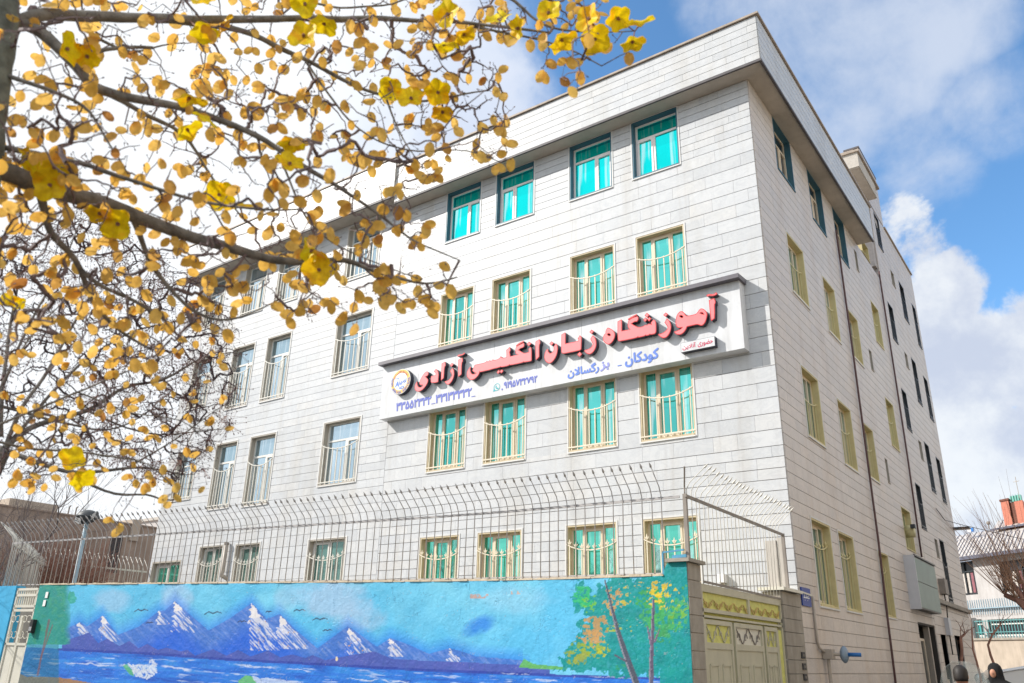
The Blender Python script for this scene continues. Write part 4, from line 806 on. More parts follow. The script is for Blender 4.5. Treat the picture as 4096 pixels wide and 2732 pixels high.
while x<-.36:
    e=min(x+r_.uniform(.05,.22),-.33); za,zb=wtop(x),wtop(e); dz=r_.uniform(.012,.035); oy=r_.uniform(.0,.02)
    lp.loft([[(x,wy(x)-oy,za),(e,wy(e)-oy,zb),(e,wy(e)+.24,zb),(x,wy(x)+.24,za)],[(x,wy(x)-oy+.004,za+dz),(e,wy(e)-oy+.004,zb+dz),(e,wy(e)+.235,zb+dz),(x,wy(x)+.235,za+dz)]]); x=e
lp.build('mortar_lip','wall_lip',mw)
# blue skirt under the mural
sk=MB()
for xa,xb in zip(st_[:-1],st_[1:]): sk.quad([(xa,wy(xa),0),(xb,wy(xb),0),(xb,wy(xb),.752),(xa,wy(xa),.752)])
sk.build('painted_skirt','street_blue',mw)
# raised blue end pier with stepped shoulder, teal painted, on the street side
pz=2.84
me=None
pr_=[(-.32,0),(0,0),(0,pz),(-.24,pz),(-.29,pz-.02),(-.325,pz-.07),(-.335,2.65),(-.33,2.6)]
xx=np.linspace(-.33,-.0,30)
def wtop_save(x): return wtop(x)
_w=wtop; 
def wtop(x): return pz-.12*max(0,((-.24-x)/.09))**2 if x<-.24 else pz
painted_face(-.325,-.001,34,230,.0,'pier_face',mw); wtop=_w
y0=wy(-.3); pm=MB(); pm.box((-.31,y0+.014,0),(-.012,y0+.42,pz-.13)); pm.box((-.24,y0+.014,pz-.13),(-.012,y0+.42,pz-.002)); pm.build('pier','wall_lip',mw)
zz=zr(0,pz,13)
for a,b_ in zip(zz[:-1],zz[1:]): MB().box((-.012,y0+.02,a),(.012,y0+.425,b_-.008)).build('stone_slab','pillar_stone',mw)
MB().box((-.28,y0-.05,pz),(.06,y0+.5,pz+.045)).build('coping','pillar_stone',mw)
# small hooks / rail stub in blue above the pier
# ---------------------------------------------------------------- street fences on the wall
def spear(m,base,bend,tip,r=.008,mi=0):
    b_=Vector(bend);t=Vector(tip); k1=b_+(t-b_)*.12+Vector((0,0,.0)); m.tube([base,b_-(b_-Vector(base)).normalized()*.06,b_+(t-b_)*.18,t],r,5,mi); d=(t-b_).normalized()
    m.tube([t,t+d*.02,t+d*.045,t+d*.10],[r*1.0,r*2.3,r*2.0,.001],6,mi)
fn=thing('railing_fence','spiked iron railing with outward bent tips standing on the painted wall','fence')
RZ=3.72
pk=MB(); spear(pk,(0,0,0),(0,0,1.13),(0,-.27,1.40)); PK=pk.mesh('picket','steel_fence',smooth=True)
xw=-.36; i=0
while xw>-15.1:
    zb=_w(max(xw,-12)); o=ob('picket',PK,fn,loc=(xw,wy(xw)+.10,zb+.0),rot=(rnd.uniform(-.008,.008),rnd.uniform(-.01,.01),rnd.uniform(-.03,.03)),scale=(1,1,(RZ+.10-zb)/1.13*1.0)); xw-=.15
def rail(x0,x1,z0,z1,n,w=.035,name='rail',m='steel_fence',par=fn):
    mb=MB(); xs_=np.linspace(x0,x1,n)
    for a,b_ in zip(xs_[:-1],xs_[1:]): mb.bar((a,wy(a)+.115,z0+(z1-z0)*(a-x0)/(x1-x0)),(b_,wy(b_)+.115,z0+(z1-z0)*(b_-x0)/(x1-x0)),.02,w)
    mb.build(name,m,par)
rail(-.1,-15.1,RZ,RZ,24); rail(-.36,-14.6,2.71,2.83,24,.02)
# corner post
cpx=MB(); cpx.bar((-.02,y0+.12,pz+.045),(-.02,y0+.12,RZ+.03),.05); cpx.tube([(-.02,y0+.12,RZ),(-.02,y0+.12,RZ+.12),(.05,y0-.0,RZ+.38)],.012,6); cpx.build('corner_post','fence_dark',fn)
bl=MB(); bl.bar((-.36,y0+.06,2.66),(-.36,y0+.06,2.98),.02); bl.bar((-.36,y0+.06,2.98),(-.05,y0+.06,3.0),.02); bl.bar((-.2,y0+.02,pz+.07),(0,y0+.02,pz+.075),.04); bl.build('bracket','bracket_blue',fn)
# gate side fence (runs back along the yard's street side)
PKW=None
gf=thing('gate_fence','row of thin spiked bars bent over the street above the metal gate','fence')
pk=MB(); spear(pk,(0,0,0),(0,0,1.18),(.27,0,1.44),.0065); PK2=pk.mesh('picket','fence_white',smooth=True)
yy=-4.1
while yy<-.75:
    ob('picket',PK2,gf,loc=(0.0,yy,2.60),rot=(rnd.uniform(-.01,.01),rnd.uniform(-.006,.006),rnd.uniform(-.03,.03))); yy+=.148
yy=-4.5
while yy<-4.15: ob('picket',PK2,gf,loc=(0.0,yy,pz+.045),scale=(1,1,.83)); yy+=.148
MB().bar((0,-4.55,RZ),(0,-.56,RZ-.02),.03,.04).build('rail','fence_dark',gf); MB().bar((0,-4.1,2.63),(0,-.8,2.61),.02,.03).build('rail','fence_dark',gf)
MB().bar((0,-.56,2.8),(0,-.56,RZ+.0),.05).build('end_post','fence_dark',gf)
# ---------------------------------------------------------------- big gate
gt=thing('yard_gate','olive grey metal yard gate with scrollwork and pale yellow mesh top','gate')
G0,G1=y0+.44,-1.0
def gbox(y_0,y_1,z_0,z_1,d=.0,t=.05,m='gate_paint',name='frame'): return MB().box((d-t,y_0,z_0),(d,y_1,z_1)).build(name,m,gt)
gbox(G0,G1,2.50,2.60); gbox(G0,G1,2.24,2.29,t=.06); gbox(G0,G1,2.17,2.20,t=.06); gbox(G0,G0+.04,0,2.5); gbox(G1-.05,G1,0,2.5); gbox(G0+1.72,G0+1.78,2.29,2.5)
gbox(G0+.04,G0+1.72,2.29,2.50,d=-.03,t=.01,m='gate_mesh',name='mesh_panel'); gbox(G0+1.78,G1-.05,2.29,2.50,d=-.03,t=.01,m='gate_mesh',name='mesh_panel')
def scroll(ya,yb,z,h,m,n,gold=False):
    mb=MB()
    for k in range(n):
        c_=ya+(yb-ya)*(k+.5)/n; w=(yb-ya)/n; s=1 if k%2 else -1; pts=[]
        for q in range(14):
            a=q/13*1.6*PI; r2=w*.30*(1-q/18); pts.append((-.012,c_+s*(-w*.12+r2*math.cos(a)),z+h*.36+r2*math.sin(a)*.9))
        mb.tube(pts,.007,4); mb.bar((-.012,c_-s*w*.45,z),(-.012,c_+s*w*.40,z+h*.92),.012)
    mb.build('scrollwork',m,gt)
scroll(G0+.05,G0+1.70,2.29,.13,'gate_gold',9); scroll(G0+1.8,G1-.06,2.29,.13,'gate_gold',8)
MB().box((-.075,G0,.05),(-.07,G1,2.29)).build('backing_sheet','gate_mesh',gt)
leafs=[(G0+.04,G0+1.02),(G0+1.10,G0+2.26),(G0+2.34,G1-.28)]
for i,(a,b_) in enumerate(leafs):
    lf=MB(); frm=lambda y_0,y_1,z_0,z_1: lf.box((-.045,y_0,z_0),(-.002,y_1,z_1))
    frm(a,a+.06,.1,2.15); frm(b_-.06,b_,.1,2.15); frm(a+.06,b_-.06,2.09,2.15); frm(a+.06,b_-.06,1.78,1.86); frm(a+.06,b_-.06,.1,.2); lf.box((-.035,a+.06,.2),(-.018,b_-.06,1.78)); leaf_=lf.build('gate_leaf','gate_paint',gt)
    MB().box((-.04,a+.06,1.86),(-.03,b_-.06,2.09)).build('mesh_panel','gate_mesh' if i!=1 else 'gate_white',leaf_)
    w=(b_-a-.12)/2
    for k in range(2):
        p0=a+.06+w*k+w*.2; p1=p0+w*.62; pn=MB(); z0_,z1_=.45,1.58
        for (q0,q1) in (((p0,z1_),(p1,z1_)),((p0,z1_),(p0,z0_+.35)),((p1,z1_),(p1,z0_+.35)),((p0,z0_+.35),(p0+(.12 if k else -.06),z0_+.1)),((p1,z0_+.35),(p1+(.06 if k else -.12),z0_+.1))): pn.bar((-.014,q0[0],q0[1]),(-.014,q1[0],q1[1]),.016,.03)
        pn.build('panel_moulding','gate_paint',leaf_)
    mb=MB(); n=4
    for k in range(n):
        c_=a+.08+(b_-a-.16)*(k+.5)/n; w2=(b_-a-.16)/n; s=1 if k%2 else -1; pts=[(-.02,c_+s*w2*.28*(1-q/16)*math.cos(q/12*1.7*PI),1.95+.075*(1-q/16)*math.sin(q/12*1.7*PI)) for q in range(12)]; mb.tube(pts,.007,4); mb.bar((-.02,c_-s*w2*.45,1.87),(-.02,c_+s*w2*.42,2.08),.012)
    mb.build('scrollwork','gate_paint' if i!=1 else 'fence_dark',leaf_)
gbox(G1-.28,G1-.05,.1,2.12,d=-.02,t=.01,m='gate_mesh',name='mesh_panel'); gbox(G1-.28,G1-.25,.1,2.12)
# pier between gate and building
pp=thing('stone_pier','short stone pier with a white coping between the gate and the building corner','pillar')
zz=zr(0,2.74,13)
for a,b_ in zip(zz[:-1],zz[1:]): MB().box((-.3,-.98,a),(.03,-.03,b_-.008)).build('stone_slab','pillar_stone',pp)
mb=MB(); mb.box((-.36,-1.05,2.75),(.09,-.05,2.80)); mb.build('coping','gate_white',pp)
MB().bar((.05,-.03,2.79),(.05,.55,2.77),.03,.03).build('conduit','gate_white',label='white conduit running from the pier coping along the side wall',cat='pipe')
wp=MB(); wp.box((-.14,-.50,2.80),(-.02,-.40,3.66)); wp.box((-.34,-.52,2.80),(-.145,-.38,3.62)); wp.build('wall_strip','plaster_grey',label='upright plastered strip beside the building corner where the fence ends',cat='post')
pipe('gas_pipe',[(.05,.62,2.76),(.05,.62,2.0),(.06,.66,1.9),(.07,.84,1.85),(.07,1.1,1.82)],.022,'pipe_grey','thin grey gas pipe running down the side wall to the regulator','pipe')
rg=thing('gas_regulator','round blue grey gas regulator with a blue valve on the side wall','gas regulator')
dc=MB(); dc.loft([[(.32+x_,1.25+r*math.cos(a),1.80+r*math.sin(a)) for a in [2*PI*k/16 for k in range(16)]] for x_,r in ((-.07,.06),(-.04,.12),(-.012,.145),(.012,.145),(.04,.12),(.07,.05))]); dc.build('diaphragm','regulator_blue',rg,smooth=True)
MB().tube([(.38,1.25,1.80),(.60,1.28,1.80)],.035,8).build('valve','valve_blue',rg,smooth=True); mb=MB(); mb.box((.03,.9,1.72),(.2,1.1,1.88)); mb.tube([(.1,.95,1.8),(.3,1.2,1.8)],.03,8); mb.tube([(.1,1.0,1.72),(.1,1.0,1.5),(.1,1.0,.1)],.03,8); mb.build('body','pipe_grey',rg,smooth=False)
# street sign and number plates
ss=thing('street_sign','small dark blue street name plate on the side wall next to the pier','sign')
MB().box((.03,.02,2.57),(.05,.52,2.88)).build('plate','street_blue',ss)
mb=MB()
for (a,b_,c_,d_) in ((.10,2.70,.18,2.72),(.13,2.72,.15,2.76),(.20,2.70,.27,2.725),(.24,2.72,.255,2.78),(.29,2.70,.33,2.74),(.35,2.70,.42,2.72),(.38,2.73,.40,2.755),(.15,2.66,.17,2.675),(.30,2.66,.32,2.675)): mb.box((.0505,a,b_),(.054,c_,d_))
mb.build('plate_lettering','white_paint',ss)
for k,z in enumerate((1.76,1.585,1.42,1.255)):
    t=thing('bell_plate',('top','second','third','bottom')[k]+' of four small black doorbell plates on the side wall by the gate','doorbell',group='doorbell plates'); MB().box((.028,-.30,z-.05),(.045,-.12,z+.05)).build('plate','black_plastic',t); MB().box((.046,-.24,z-.02),(.05,-.18,z+.02)).build('button','pipe_grey' if k==3 else 'fence_dark',t)
wl_=thing('wall_lamp','small white box lamp on the marble wall seen through the gate bars','lamp'); MB().box((-1.40,-.16,2.98),(-1.27,-.03,3.13)).build('housing','white_paint',wl_); MB().box((-1.36,-.12,2.92),(-1.31,-.03,2.98)).build('bracket','pipe_grey',wl_)
# shop sign box on the side wall
bx=thing('projecting_sign','big projecting sign box with blank white end and dusty green face','sign')
mb=MB(); mb.box((.02,9.2,3.03),(.29,9.24,4.40)); mb.build('end_panel','box_white',bx); mb=MB(); mb.box((.02,9.24,3.05),(.27,12.1,4.38)); mb.build('box','frame_dark',bx)
MB().box((.272,9.26,3.74),(.285,12.06,4.34)).build('face_panel','box_green',bx); MB().box((.272,9.26,3.08),(.285,12.06,3.72)).build('face_panel','box_green',bx); MB().box((.27,9.22,4.38),(.31,12.12,4.42)).build('edge_trim','frame_dark',bx)
ac=thing('wall_fan','round pale exhaust fan in a side window above the projecting sign','fan'); 
mb=MB(); mb.loft([[(x_,10.25+.17*math.cos(a),5.15+.17*math.sin(a)) for a in [2*PI*k/14 for k in range(14)]] for x_ in (.0,.22)]); mb.build('drum','grille_yellow',ac,smooth=True); mb=MB(); mb.box((.18,9.95,5.2),(.3,10.1,5.3)); mb.build('motor','frame_dark',ac)
eb=thing('electric_box','dark electric box with cables on the rear block wall','box'); MB().box((.02,13.95,3.75),(.2,14.5,4.2)).build('housing','fence_dark',eb); MB().tube([(.1,14.2,3.75),(.12,14.15,3.4),(.08,14.1,2.8),(.08,14.1,2.0)],.02,6).build('cable','black_plastic',eb)
MB().box((.02,13.9,2.55),(.14,14.3,3.05)).build('meter_box','box_white',label='pale meter box under the dark electric box',cat='box')
MB().box((-.0,12.4,3.42),(.16,18.9,3.54)).build('ledge','pillar_stone',rb)
pipe('corner_cable',[(.06,15.6,6.6),(.08,16.9,6.4),(.3,18.9,6.5),(3,25,6.2),(14,32,6.6)],.012,'black_plastic','thin dark cable strung from the rear block towards the houses','cable')
# yard bits seen through the fence
cp_=thing('chimney_flue','bent silver flue pipe on the marble wall between two ground floor windows','flue pipe'); MB().tube([(-16.32,-.12,4.5),(-16.32,-.12,3.75),(-16.3,-.14,3.62),(-16.2,-.02,3.55)],.06,10).build('pipe','pipe_grey',cp_,smooth=True); MB().tube([(-16.32,-.12,4.5),(-16.32,-.12,4.56)],.075,10).build('cowl','fence_dark',cp_)
# ---------------------------------------------------------------- left side gate and far left wall
lg_=thing('side_gate','narrow white metal gate with scroll bars left of the mural','gate')
ax,ay=XG-.02,wy(XG)+.02; bx_,by=-14.42,wy(-14.42)+.02
dv=Vector((bx_-ax,by-ay,0)); gl=dv.length; ang=math.atan2(dv.y,dv.x)
def gp(mb,s0,s1,z0_,z1_,d0=0,d1=.05):
    n_=Vector((-dv.y,dv.x,0)).normalized(); u=dv.normalized()
    V=[Vector((ax,ay,0))+u*s+n_*d+Vector((0,0,z)) for z in (z0_,z1_) for s,d in ((s0,-d0),(s1,-d0),(s1,-d1),(s0,-d1))]
    return mb.add(V,[(0,3,2,1),(4,5,6,7),(0,1,5,4),(1,2,6,5),(2,3,7,6),(3,0,4,7)])
mb=MB(); 
for z in (2.70,2.58,2.36,2.28,1.62): gp(mb,0,gl,z,z+.05)
gp(mb,0,.05,0,2.75); gp(mb,gl-.05,gl,0,2.75); gp(mb,gl*.5-.03,gl*.5+.03,0,2.2); mb.build('frame','gate_white',lg_)
for k in range(9):
    mb=MB(); gp(mb,.08+k*(gl-.16)/8.,.1+k*(gl-.16)/8.,2.36,2.7,.01,.03); mb.build('bar','gate_white',lg_)
for k in range(2):
    mb=MB(); gp(mb,.07+k*gl*.5,gl*.5-.05+k*(gl*.5-.02),.05,1.62,.02,.035); mb.build('panel','gate_white',lg_)
    mb=MB(); u=dv.normalized(); n_=Vector((dv.y,-dv.x,0)).normalized()
    for q in (.3,.7):
        for zc,sg_ in ((2.12,1),(1.84,-1)):
            c_=Vector((ax,ay,0))+u*(gl*.5*(k+q))+Vector((0,0,zc)); mb.tube([c_+u*(.1*math.cos(t_)*(1-t_/9))+Vector((0,0,sg_*.1*math.sin(t_)*(1-t_/9))) for t_ in [i*.5 for i in range(12)]],.007,4)
    mb.build('scrollwork','gate_white',lg_)
ic_=thing('intercom','small dark intercom on the painted wall next to the white side gate','intercom'); c_=on(105,2500,1,wy(-11.9)-.01); MB().box((-13.62,wy(-13.6)-.07,1.86),(-13.5,wy(-13.55)-.005,2.12)).build('box','black_plastic',ic_); MB().box((-13.61,wy(-13.6)-.074,1.90),(-13.51,wy(-13.6)-.07,1.98)).build('keypad','chrome',ic_)
for k,(sx_,sz_) in enumerate(((-13.38,2.60),(-13.40,2.44))):
    MB().box((sx_-.05,wy(sx_)-.012,sz_-.06),(sx_+.05,wy(sx_)-.004,sz_+.06)).build('paper_note','white_paint',label=('upper' if k==0 else 'lower')+' small white paper stuck on the green corner of the mural',cat='paper')
wl2=thing('far_wall','plain blue painted wall left of the white side gate','wall'); mb=MB(); xa,xb=-14.44,-19.; mb.loft([[(xa,wy(xa),0),(xb,wy(xb),0),(xb,wy(xb)+.2,0),(xa,wy(xa)+.2,0)],[(xa,wy(xa),2.80),(xb,wy(xb),2.8),(xb,wy(xb)+.2,2.8),(xa,wy(xa)+.2,2.80)]]); mb.build('wall_body','mural_plain',wl2)
# ---------------------------------------------------------------- yard's far fences
def seg_fence(name,label,a,b_,zb,zr__,step,tipd,seed):
    t=thing(name,label,'fence'); a=Vector((*a,0)); b_=Vector((*b_,0)); d=b_-a; n=int(d.length/step); r_=random.Random(seed)
    m=MB(); spear(m,(0,0,0),(0,0,zr__-zb+.10),(tipd[0]*.27,tipd[1]*.27,zr__-zb+.38)); me=m.mesh('picket','fence_white',smooth=True)
    for i in range(n+1):
        p=a+d*(i/n); ob('picket',me,t,loc=(p.x,p.y,zb),rot=(r_.uniform(-.01,.01),r_.uniform(-.01,.01),0))
    m=MB(); m.bar((a.x,a.y,zr__),(b_.x,b_.y,zr__),.03,.05); m.build('rail','fence_white',t)
    m=MB(); q=d.normalized(); w=Vector((-q.y,q.x,0))*.1; m.loft([[(a-w),(a+w),(b_+w),(b_-w)],[(a-w)+Vector((0,0,zb)),(a+w)+Vector((0,0,zb)),(b_+w)+Vector((0,0,zb)),(b_-w)+Vector((0,0,zb))]]); m.build('low_wall','plaster_grey',t)
seg_fence('corner_fence','pale spiked fence turning back from the far left corner of the painted wall',(-15.15,-6.42),(-20.2,-3.2),2.55,RZ,.16,(-.5,-.86),11)
seg_fence('yard_fence','lower row of pale bars behind the main railing, left of the marble wing',(-20.3,-3.2),(-20.3,-.05),2.75,3.88,.15,(-1,0),12)
# ---------------------------------------------------------------- brown building, lamp pole
bb=thing('brown_building','long low brown building beyond the yard fence on the left','building')
bh=[(3.8,4.35,4.6,6.2)]
cm=MB(); core(lambda u,d,z:(-30-d,u,z),-14,24,0,6.66,bh,cm); cm.box((-48,-14,0),(-30.02,24,6.6)) ; cm.quad([(-48,-14,0),(-30,-14,0),(-30,-14,6.66),(-48,-14,6.66)]); cm.build('wall','brown_brick',bb)
MB().box((-30.1,3.8,4.6),(-30.01,4.35,6.2)).build('opening','window_dark',bb)
MB().box((-48,-14,6.66),(-29.95,24,6.72)).build('roof','brown_brick',bb); MB().box((-31.4,-.4,6.72),(-30.3,1.5,7.05)).build('roof_block','low_wall',bb); MB().box((-31,4.6,6.0),(-29.9,5.0,6.9)).build('chimney','low_wall',bb)
mb=MB(); 
for q in (2.1,2.4,5.3,6.6): mb.tube([(-30.6,q,6.7),(-30.6,q,7.1),(-30.5,q,7.15)],.03,5)
mb.build('vent_pipes','fence_dark',bb)
wh_=thing('white_block','small white roof structure seen between the brown building and the marble wing','building'); MB().box((-40,9.5,0),(-36,12.5,8.0)).build('wall','house_white',wh_); MB().box((-40.1,9.4,8.0),(-35.9,12.6,8.15)).build('roof','plaster_grey',wh_)
fl=thing('floodlight_pole','grey pole with a dark domed lamp and two floodlights behind the fence','lamp')
px_,py_=-17.7,-3.57; py_+=.9; px_=-17.7
P1=far(340,2070,25); P0=far(297,2330,25)
MB().tube([(P0[0],P0[1],0),(P0[0],P0[1],P1[2]-.05)],.055,10).build('pole','rail_blue',fl,smooth=True)
hx,hy,hz_=P0[0],P0[1],P1[2]
dm=MB(); dm.loft([[(hx+r*math.cos(a),hy+r*math.sin(a),hz_+z) for a in [2*PI*k/14 for k in range(14)]] for r,z in ((.10,-.12),(.16,-.02),(.30,.0),(.30,.03),(.24,.13),(.13,.19),(.03,.21))]); dm.build('lamp_dome','lamp_dark',fl,smooth=True)
for sx in (-1,1):
    mb=MB(); c_=(hx+sx*.35,hy-.1,hz_-.12); mb.loft([[(c_[0]-.16,c_[1],c_[2]+sx*-.06),(c_[0]+.16,c_[1],c_[2]+sx*.06),(c_[0]+.16,c_[1]+.05,c_[2]+.2+sx*.06),(c_[0]-.16,c_[1]+.05,c_[2]+.2-sx*.06)],[(c_[0]-.13,c_[1]+.1,c_[2]+sx*-.05),(c_[0]+.13,c_[1]+.1,c_[2]+sx*.05),(c_[0]+.13,c_[1]+.13,c_[2]+.16+sx*.05),(c_[0]-.13,c_[1]+.13,c_[2]+.16-sx*.05)]]); mb.bar((hx,hy,hz_-.15),(c_[0],c_[1]+.1,c_[2]),.03); mb.build('floodlight','lamp_dark',fl)
# ---------------------------------------------------------------- bare trees
def grow(mb,p,d,L,r,lev,R,up=.15,spl=3,bend=.18,tips=None,n=5):
    pts=[p]; rr=[r]; q=Vector(p); dd=Vector(d).normalized()
    k=4 if lev>0 else 3
    for i in range(k):
        dd=(dd+Vector((R.gauss(0,bend),R.gauss(0,bend),R.gauss(0,bend)+up*.3))).normalized(); q=q+dd*(L/k); pts.append(q.copy()); rr.append(r*(1-.45*(i+1)/k) if lev>0 else max(.0015,r*(1-.8*(i+1)/k)))
    mb.tube(pts,rr,n if lev>1 else 3,cap=False)
    if lev==0:
        if tips is not None: tips.append((pts[-1],dd.copy()))
        return
    for i in range(spl+ (1 if lev>1 else 0)):
        j=R.choice([2,3,4,4]); a=R.uniform(0,2*PI); s=R.uniform(.35,.85); o=dd.orthogonal().normalized(); w=dd.cross(o)
        nd_=(dd+(o*math.cos(a)+w*math.sin(a))*s+Vector((0,0,up))).normalized(); grow(mb,pts[j],nd_,L*R.uniform(.58,.8),rr[j]*R.uniform(.55,.75),lev-1,R,up,spl,bend,tips,n)
def bare_tree(name,label,base,h,r,seed,mat,lev=5,spl=3,up=.15,group=None,lean=(0,0)):
    R=random.Random(seed); t=thing(name,label,'tree',group=group); b0=Vector(base); top=b0+Vector((lean[0],lean[1],h*.32)); mb=MB(); mb.tube([b0,(b0+top)/2+Vector((.05,.03,0)),top],[r,r*.85,r*.7],8); mb.build('trunk','bark',t,smooth=True)
    cr=MB(); 
    for i in range(4): a=i*PI/2+R.uniform(-.4,.4); grow(cr,top,Vector((math.cos(a)*.6+lean[0]*.2,math.sin(a)*.6,.9)),h*.27,r*.55,lev-1,R,up,spl)
    cr.build('crown',mat,t); return t
B0=far(20,2200,27); bare_tree('bare_tree','bare grey winter tree at the far left edge behind the fence',(B0[0],B0[1],0),7.6,.13,21,'twig_grey',lev=5)
B0=far(170,2200,29); bare_tree('bare_tree','small bare twiggy tree just right of the tree at the left edge',(B0[0],B0[1],0),5.6,.09,22,'twig_grey',lev=5)
B0=far(-60,2300,23); bare_tree('bare_tree','dark purple bare shrubby tree low at the left edge',(B0[0],B0[1],0),5.4,.09,24,'twig_grey',lev=5)
for k_,(x_,y_) in enumerate(((-9,-27),(-19,-30),(-31,-27))): bare_tree('bare_tree',('nearest','middle','farthest')[k_]+' of three bare trees across the forecourt, mirrored in the ground floor windows',(x_,y_,0),10.5,.2,61+k_,'twig_grey',lev=5)
sb=MB(); R=random.Random(31)
for k in range(220):
    P=far(R.uniform(60,420),2250,R.uniform(26.5,28)); grow(sb,Vector((P[0],P[1],2.6)),Vector((R.gauss(0,.3),R.gauss(0,.3),1)),R.uniform(.5,1.3),.02,2,R,.2,2)
for_=sb.build('shrubbery','twig_red',kind='stuff'); for_['label']='reddish brown bare shrubs against the brown building'
# ---------------------------------------------------------------- right: houses, street trees
hd=Vector((-.78,.62,0)).normalized(); hn=Vector((hd.y,-hd.x,0)); 
if hn.y>0: hn=-hn
q=ray(3790.3,2239.3); q=q/math.hypot(q[0],q[1]); HK=62/42.; H0=Vector(CAMP+q*62); H0.z=0
def HP(s,d,z):
    if d>.3: s+=.8*d; z=1.6+(z-1.6)*(1+.0186*d)
    return tuple(H0+hd*s*HK-hn*d*HK+Vector((0,0,1.6+(z-1.6)*HK)))
def hbox(mb,s0,s1,d0,d1,z0_,z1_,mi=0):
    V=[HP(s,d,z) for z in (z0_,z1_) for s,d in ((s0,d0),(s1,d0),(s1,d1),(s0,d1))]; return mb.add(V,[(0,3,2,1),(4,5,6,7),(0,1,5,4),(1,2,6,5),(2,3,7,6),(3,0,4,7)],mi)
hw_=thing('white_house','pale house with corrugated metal roof at the end of the street','house')
m=MB(); HHO=[(-1.36,-.03,4.58,5.98),(-4.6,-2.7,4.58,5.78),(-1.3,.05,2.9,3.58),(-5.6,-1.6,2.9,3.55)]
us=sorted({-16,8}|{h[0] for h in HHO}|{h[1] for h in HHO})
core(lambda u,d,z:HP(u,d,z),-16,8,0,6.05,HHO,m); hbox(m,-16,8,.25,9,0,5.98); m.build('wall','house_white',hw_)
for (a,b_,c_,d_),lab in zip(HHO,('tall window with rose and pale curtains','dark window behind the bare tree','low barred window','wide low barred window')):
    w=MB(); hbox(w,a,b_,.18,.22,c_,d_); w=w.build('window','window_dark',hw_,label=lab)
    f=MB(); t=.06
    for (p0,p1,q0,q1) in ((a,a+t,c_,d_),(b_-t,b_,c_,d_),(a,b_,c_,c_+t),(a,b_,d_-t,d_),((a+b_)/2-.03,(a+b_)/2+.03,c_,d_),(a,b_,c_+(d_-c_)*.68,c_+(d_-c_)*.68+.05)): hbox(f,p0,p1,.12,.17,q0,q1)
    f.build('frame','frame_dark' if c_>4 else 'frame_white',w)
    R=random.Random(int(a*100)); 
    for k in range(6 if c_>4 else 3):
        s0=a+(b_-a)*(k+.15)/6; cmb_=MB(); hbox(cmb_,s0,s0+(b_-a)*.10,.172,.178,c_+.1,c_+(d_-c_)*.66); cmb_.build('curtain',R.choice(['curtain_light','curtain_rose','curtain_light']) if c_>4 else 'glass_teal',w)
rf=MB(); n=110
def roofstrip(s0,s1,zb,zt,d0,d1,n,name,m='tin_roof'):
    for k in range(n):
        a=s0+(s1-s0)*k/n; b_=s0+(s1-s0)*(k+1)/n; c_=(a+b_)/2; mb=MB(); V=[HP(a,d0,zb),HP(b_+.03,d0,zb),HP(b_+.03,d1,zt),HP(a,d1,zt)]; up=[(x,y,z+.02) for x,y,z in V]; mb.add(V+up,[(0,3,2,1),(4,5,6,7),(0,1,5,4),(1,2,6,5),(2,3,7,6),(3,0,4,7)]); rib=[HP(b_+.03,d0,zb+.005),HP(b_+.001,d0,zb+.005),HP(b_+.001,d1,zt+.005),HP(b_+.03,d1,zt+.005)]; mb.add(rib+[(x,y,z+.05) for x,y,z in rib],[(0,3,2,1),(4,5,6,7),(0,1,5,4),(1,2,6,5),(2,3,7,6),(3,0,4,7)],1); mb.build(name,[m,'tin_dark'],hw_)
roofstrip(1.2,-6.5,6.12,6.98,-.35,1.5,38,'roof_sheet'); roofstrip(1.2,-6.5,6.96,7.34,1.55,3.2,22,'roof_sheet'); roofstrip(-2.4,-6.5,7.30,7.75,2.3,4.2,12,'roof_sheet')
mb=MB(); hbox(mb,1.3,-6.6,-.42,-.34,5.98,6.12); mb.build('gutter','tin_dark',hw_); mb=MB(); hbox(mb,1.2,-6.5,1.5,1.58,6.92,7.0); hbox(mb,-2.2,-6.5,2.2,2.3,7.24,7.32); mb.build('ridge_trim','tin_dark',hw_)
mb=MB(); hbox(mb,.5,-7,-.15,-.05,3.98,4.02); 
for k in range(60): s=.5-k*.12; hbox(mb,s,s-.02,-.12,-.09,3.75,4.35)
mb.build('balcony_rail','rail_blue',hw_)
ch=thing('brick_chimney','tall red brick chimney block with green tanks on the house roof','chimney')
for i,(s0,s1,mt) in enumerate(((-3.0,-3.42,'red_brick'),(-3.42,-3.72,'brick_dark'),(-3.72,-4.15,'red_brick'))): m=MB(); hbox(m,s0,s1,2.6+(.1 if i==1 else 0),3.4,7.2,8.42 if i==0 else 8.3); m.build('stack',mt,ch)
m=MB(); hbox(m,-2.95,-3.46,2.55,3.45,8.42,8.5); m.build('cap','brick_dark',ch); m=MB(); hbox(m,-3.52,-4.1,2.7,3.3,8.32,8.56); m.build('tank','tank_green',ch)
for k in range(4): m=MB(); hbox(m,-3.56-k*.14,-3.58-k*.14,2.66,2.69,8.3,8.62); m.build('tank_post','turquoise_rail',ch)
m=thing('roof_tank','tiny white and blue tank on the ridge of the metal roof','tank'); mm=MB(); hbox(mm,-1.05,-1.25,1.6,1.9,7.3,7.46); mm.build('tank','white_paint',m); mm=MB(); hbox(mm,-1.25,-1.38,1.6,1.9,7.3,7.46); mm.build('lid','valve_blue',m)
m=thing('roof_vent','small dark vent drum on the upper roof edge','vent'); mm=MB(); mm.ball(HP(-2.25,1.8,7.55),.13); mm.build('drum','fence_dark',m); mm=MB(); mm.tube([HP(-2.25,1.8,7.3),HP(-2.25,1.8,7.5)],.04,6); mm.build('stem','fence_dark',m)
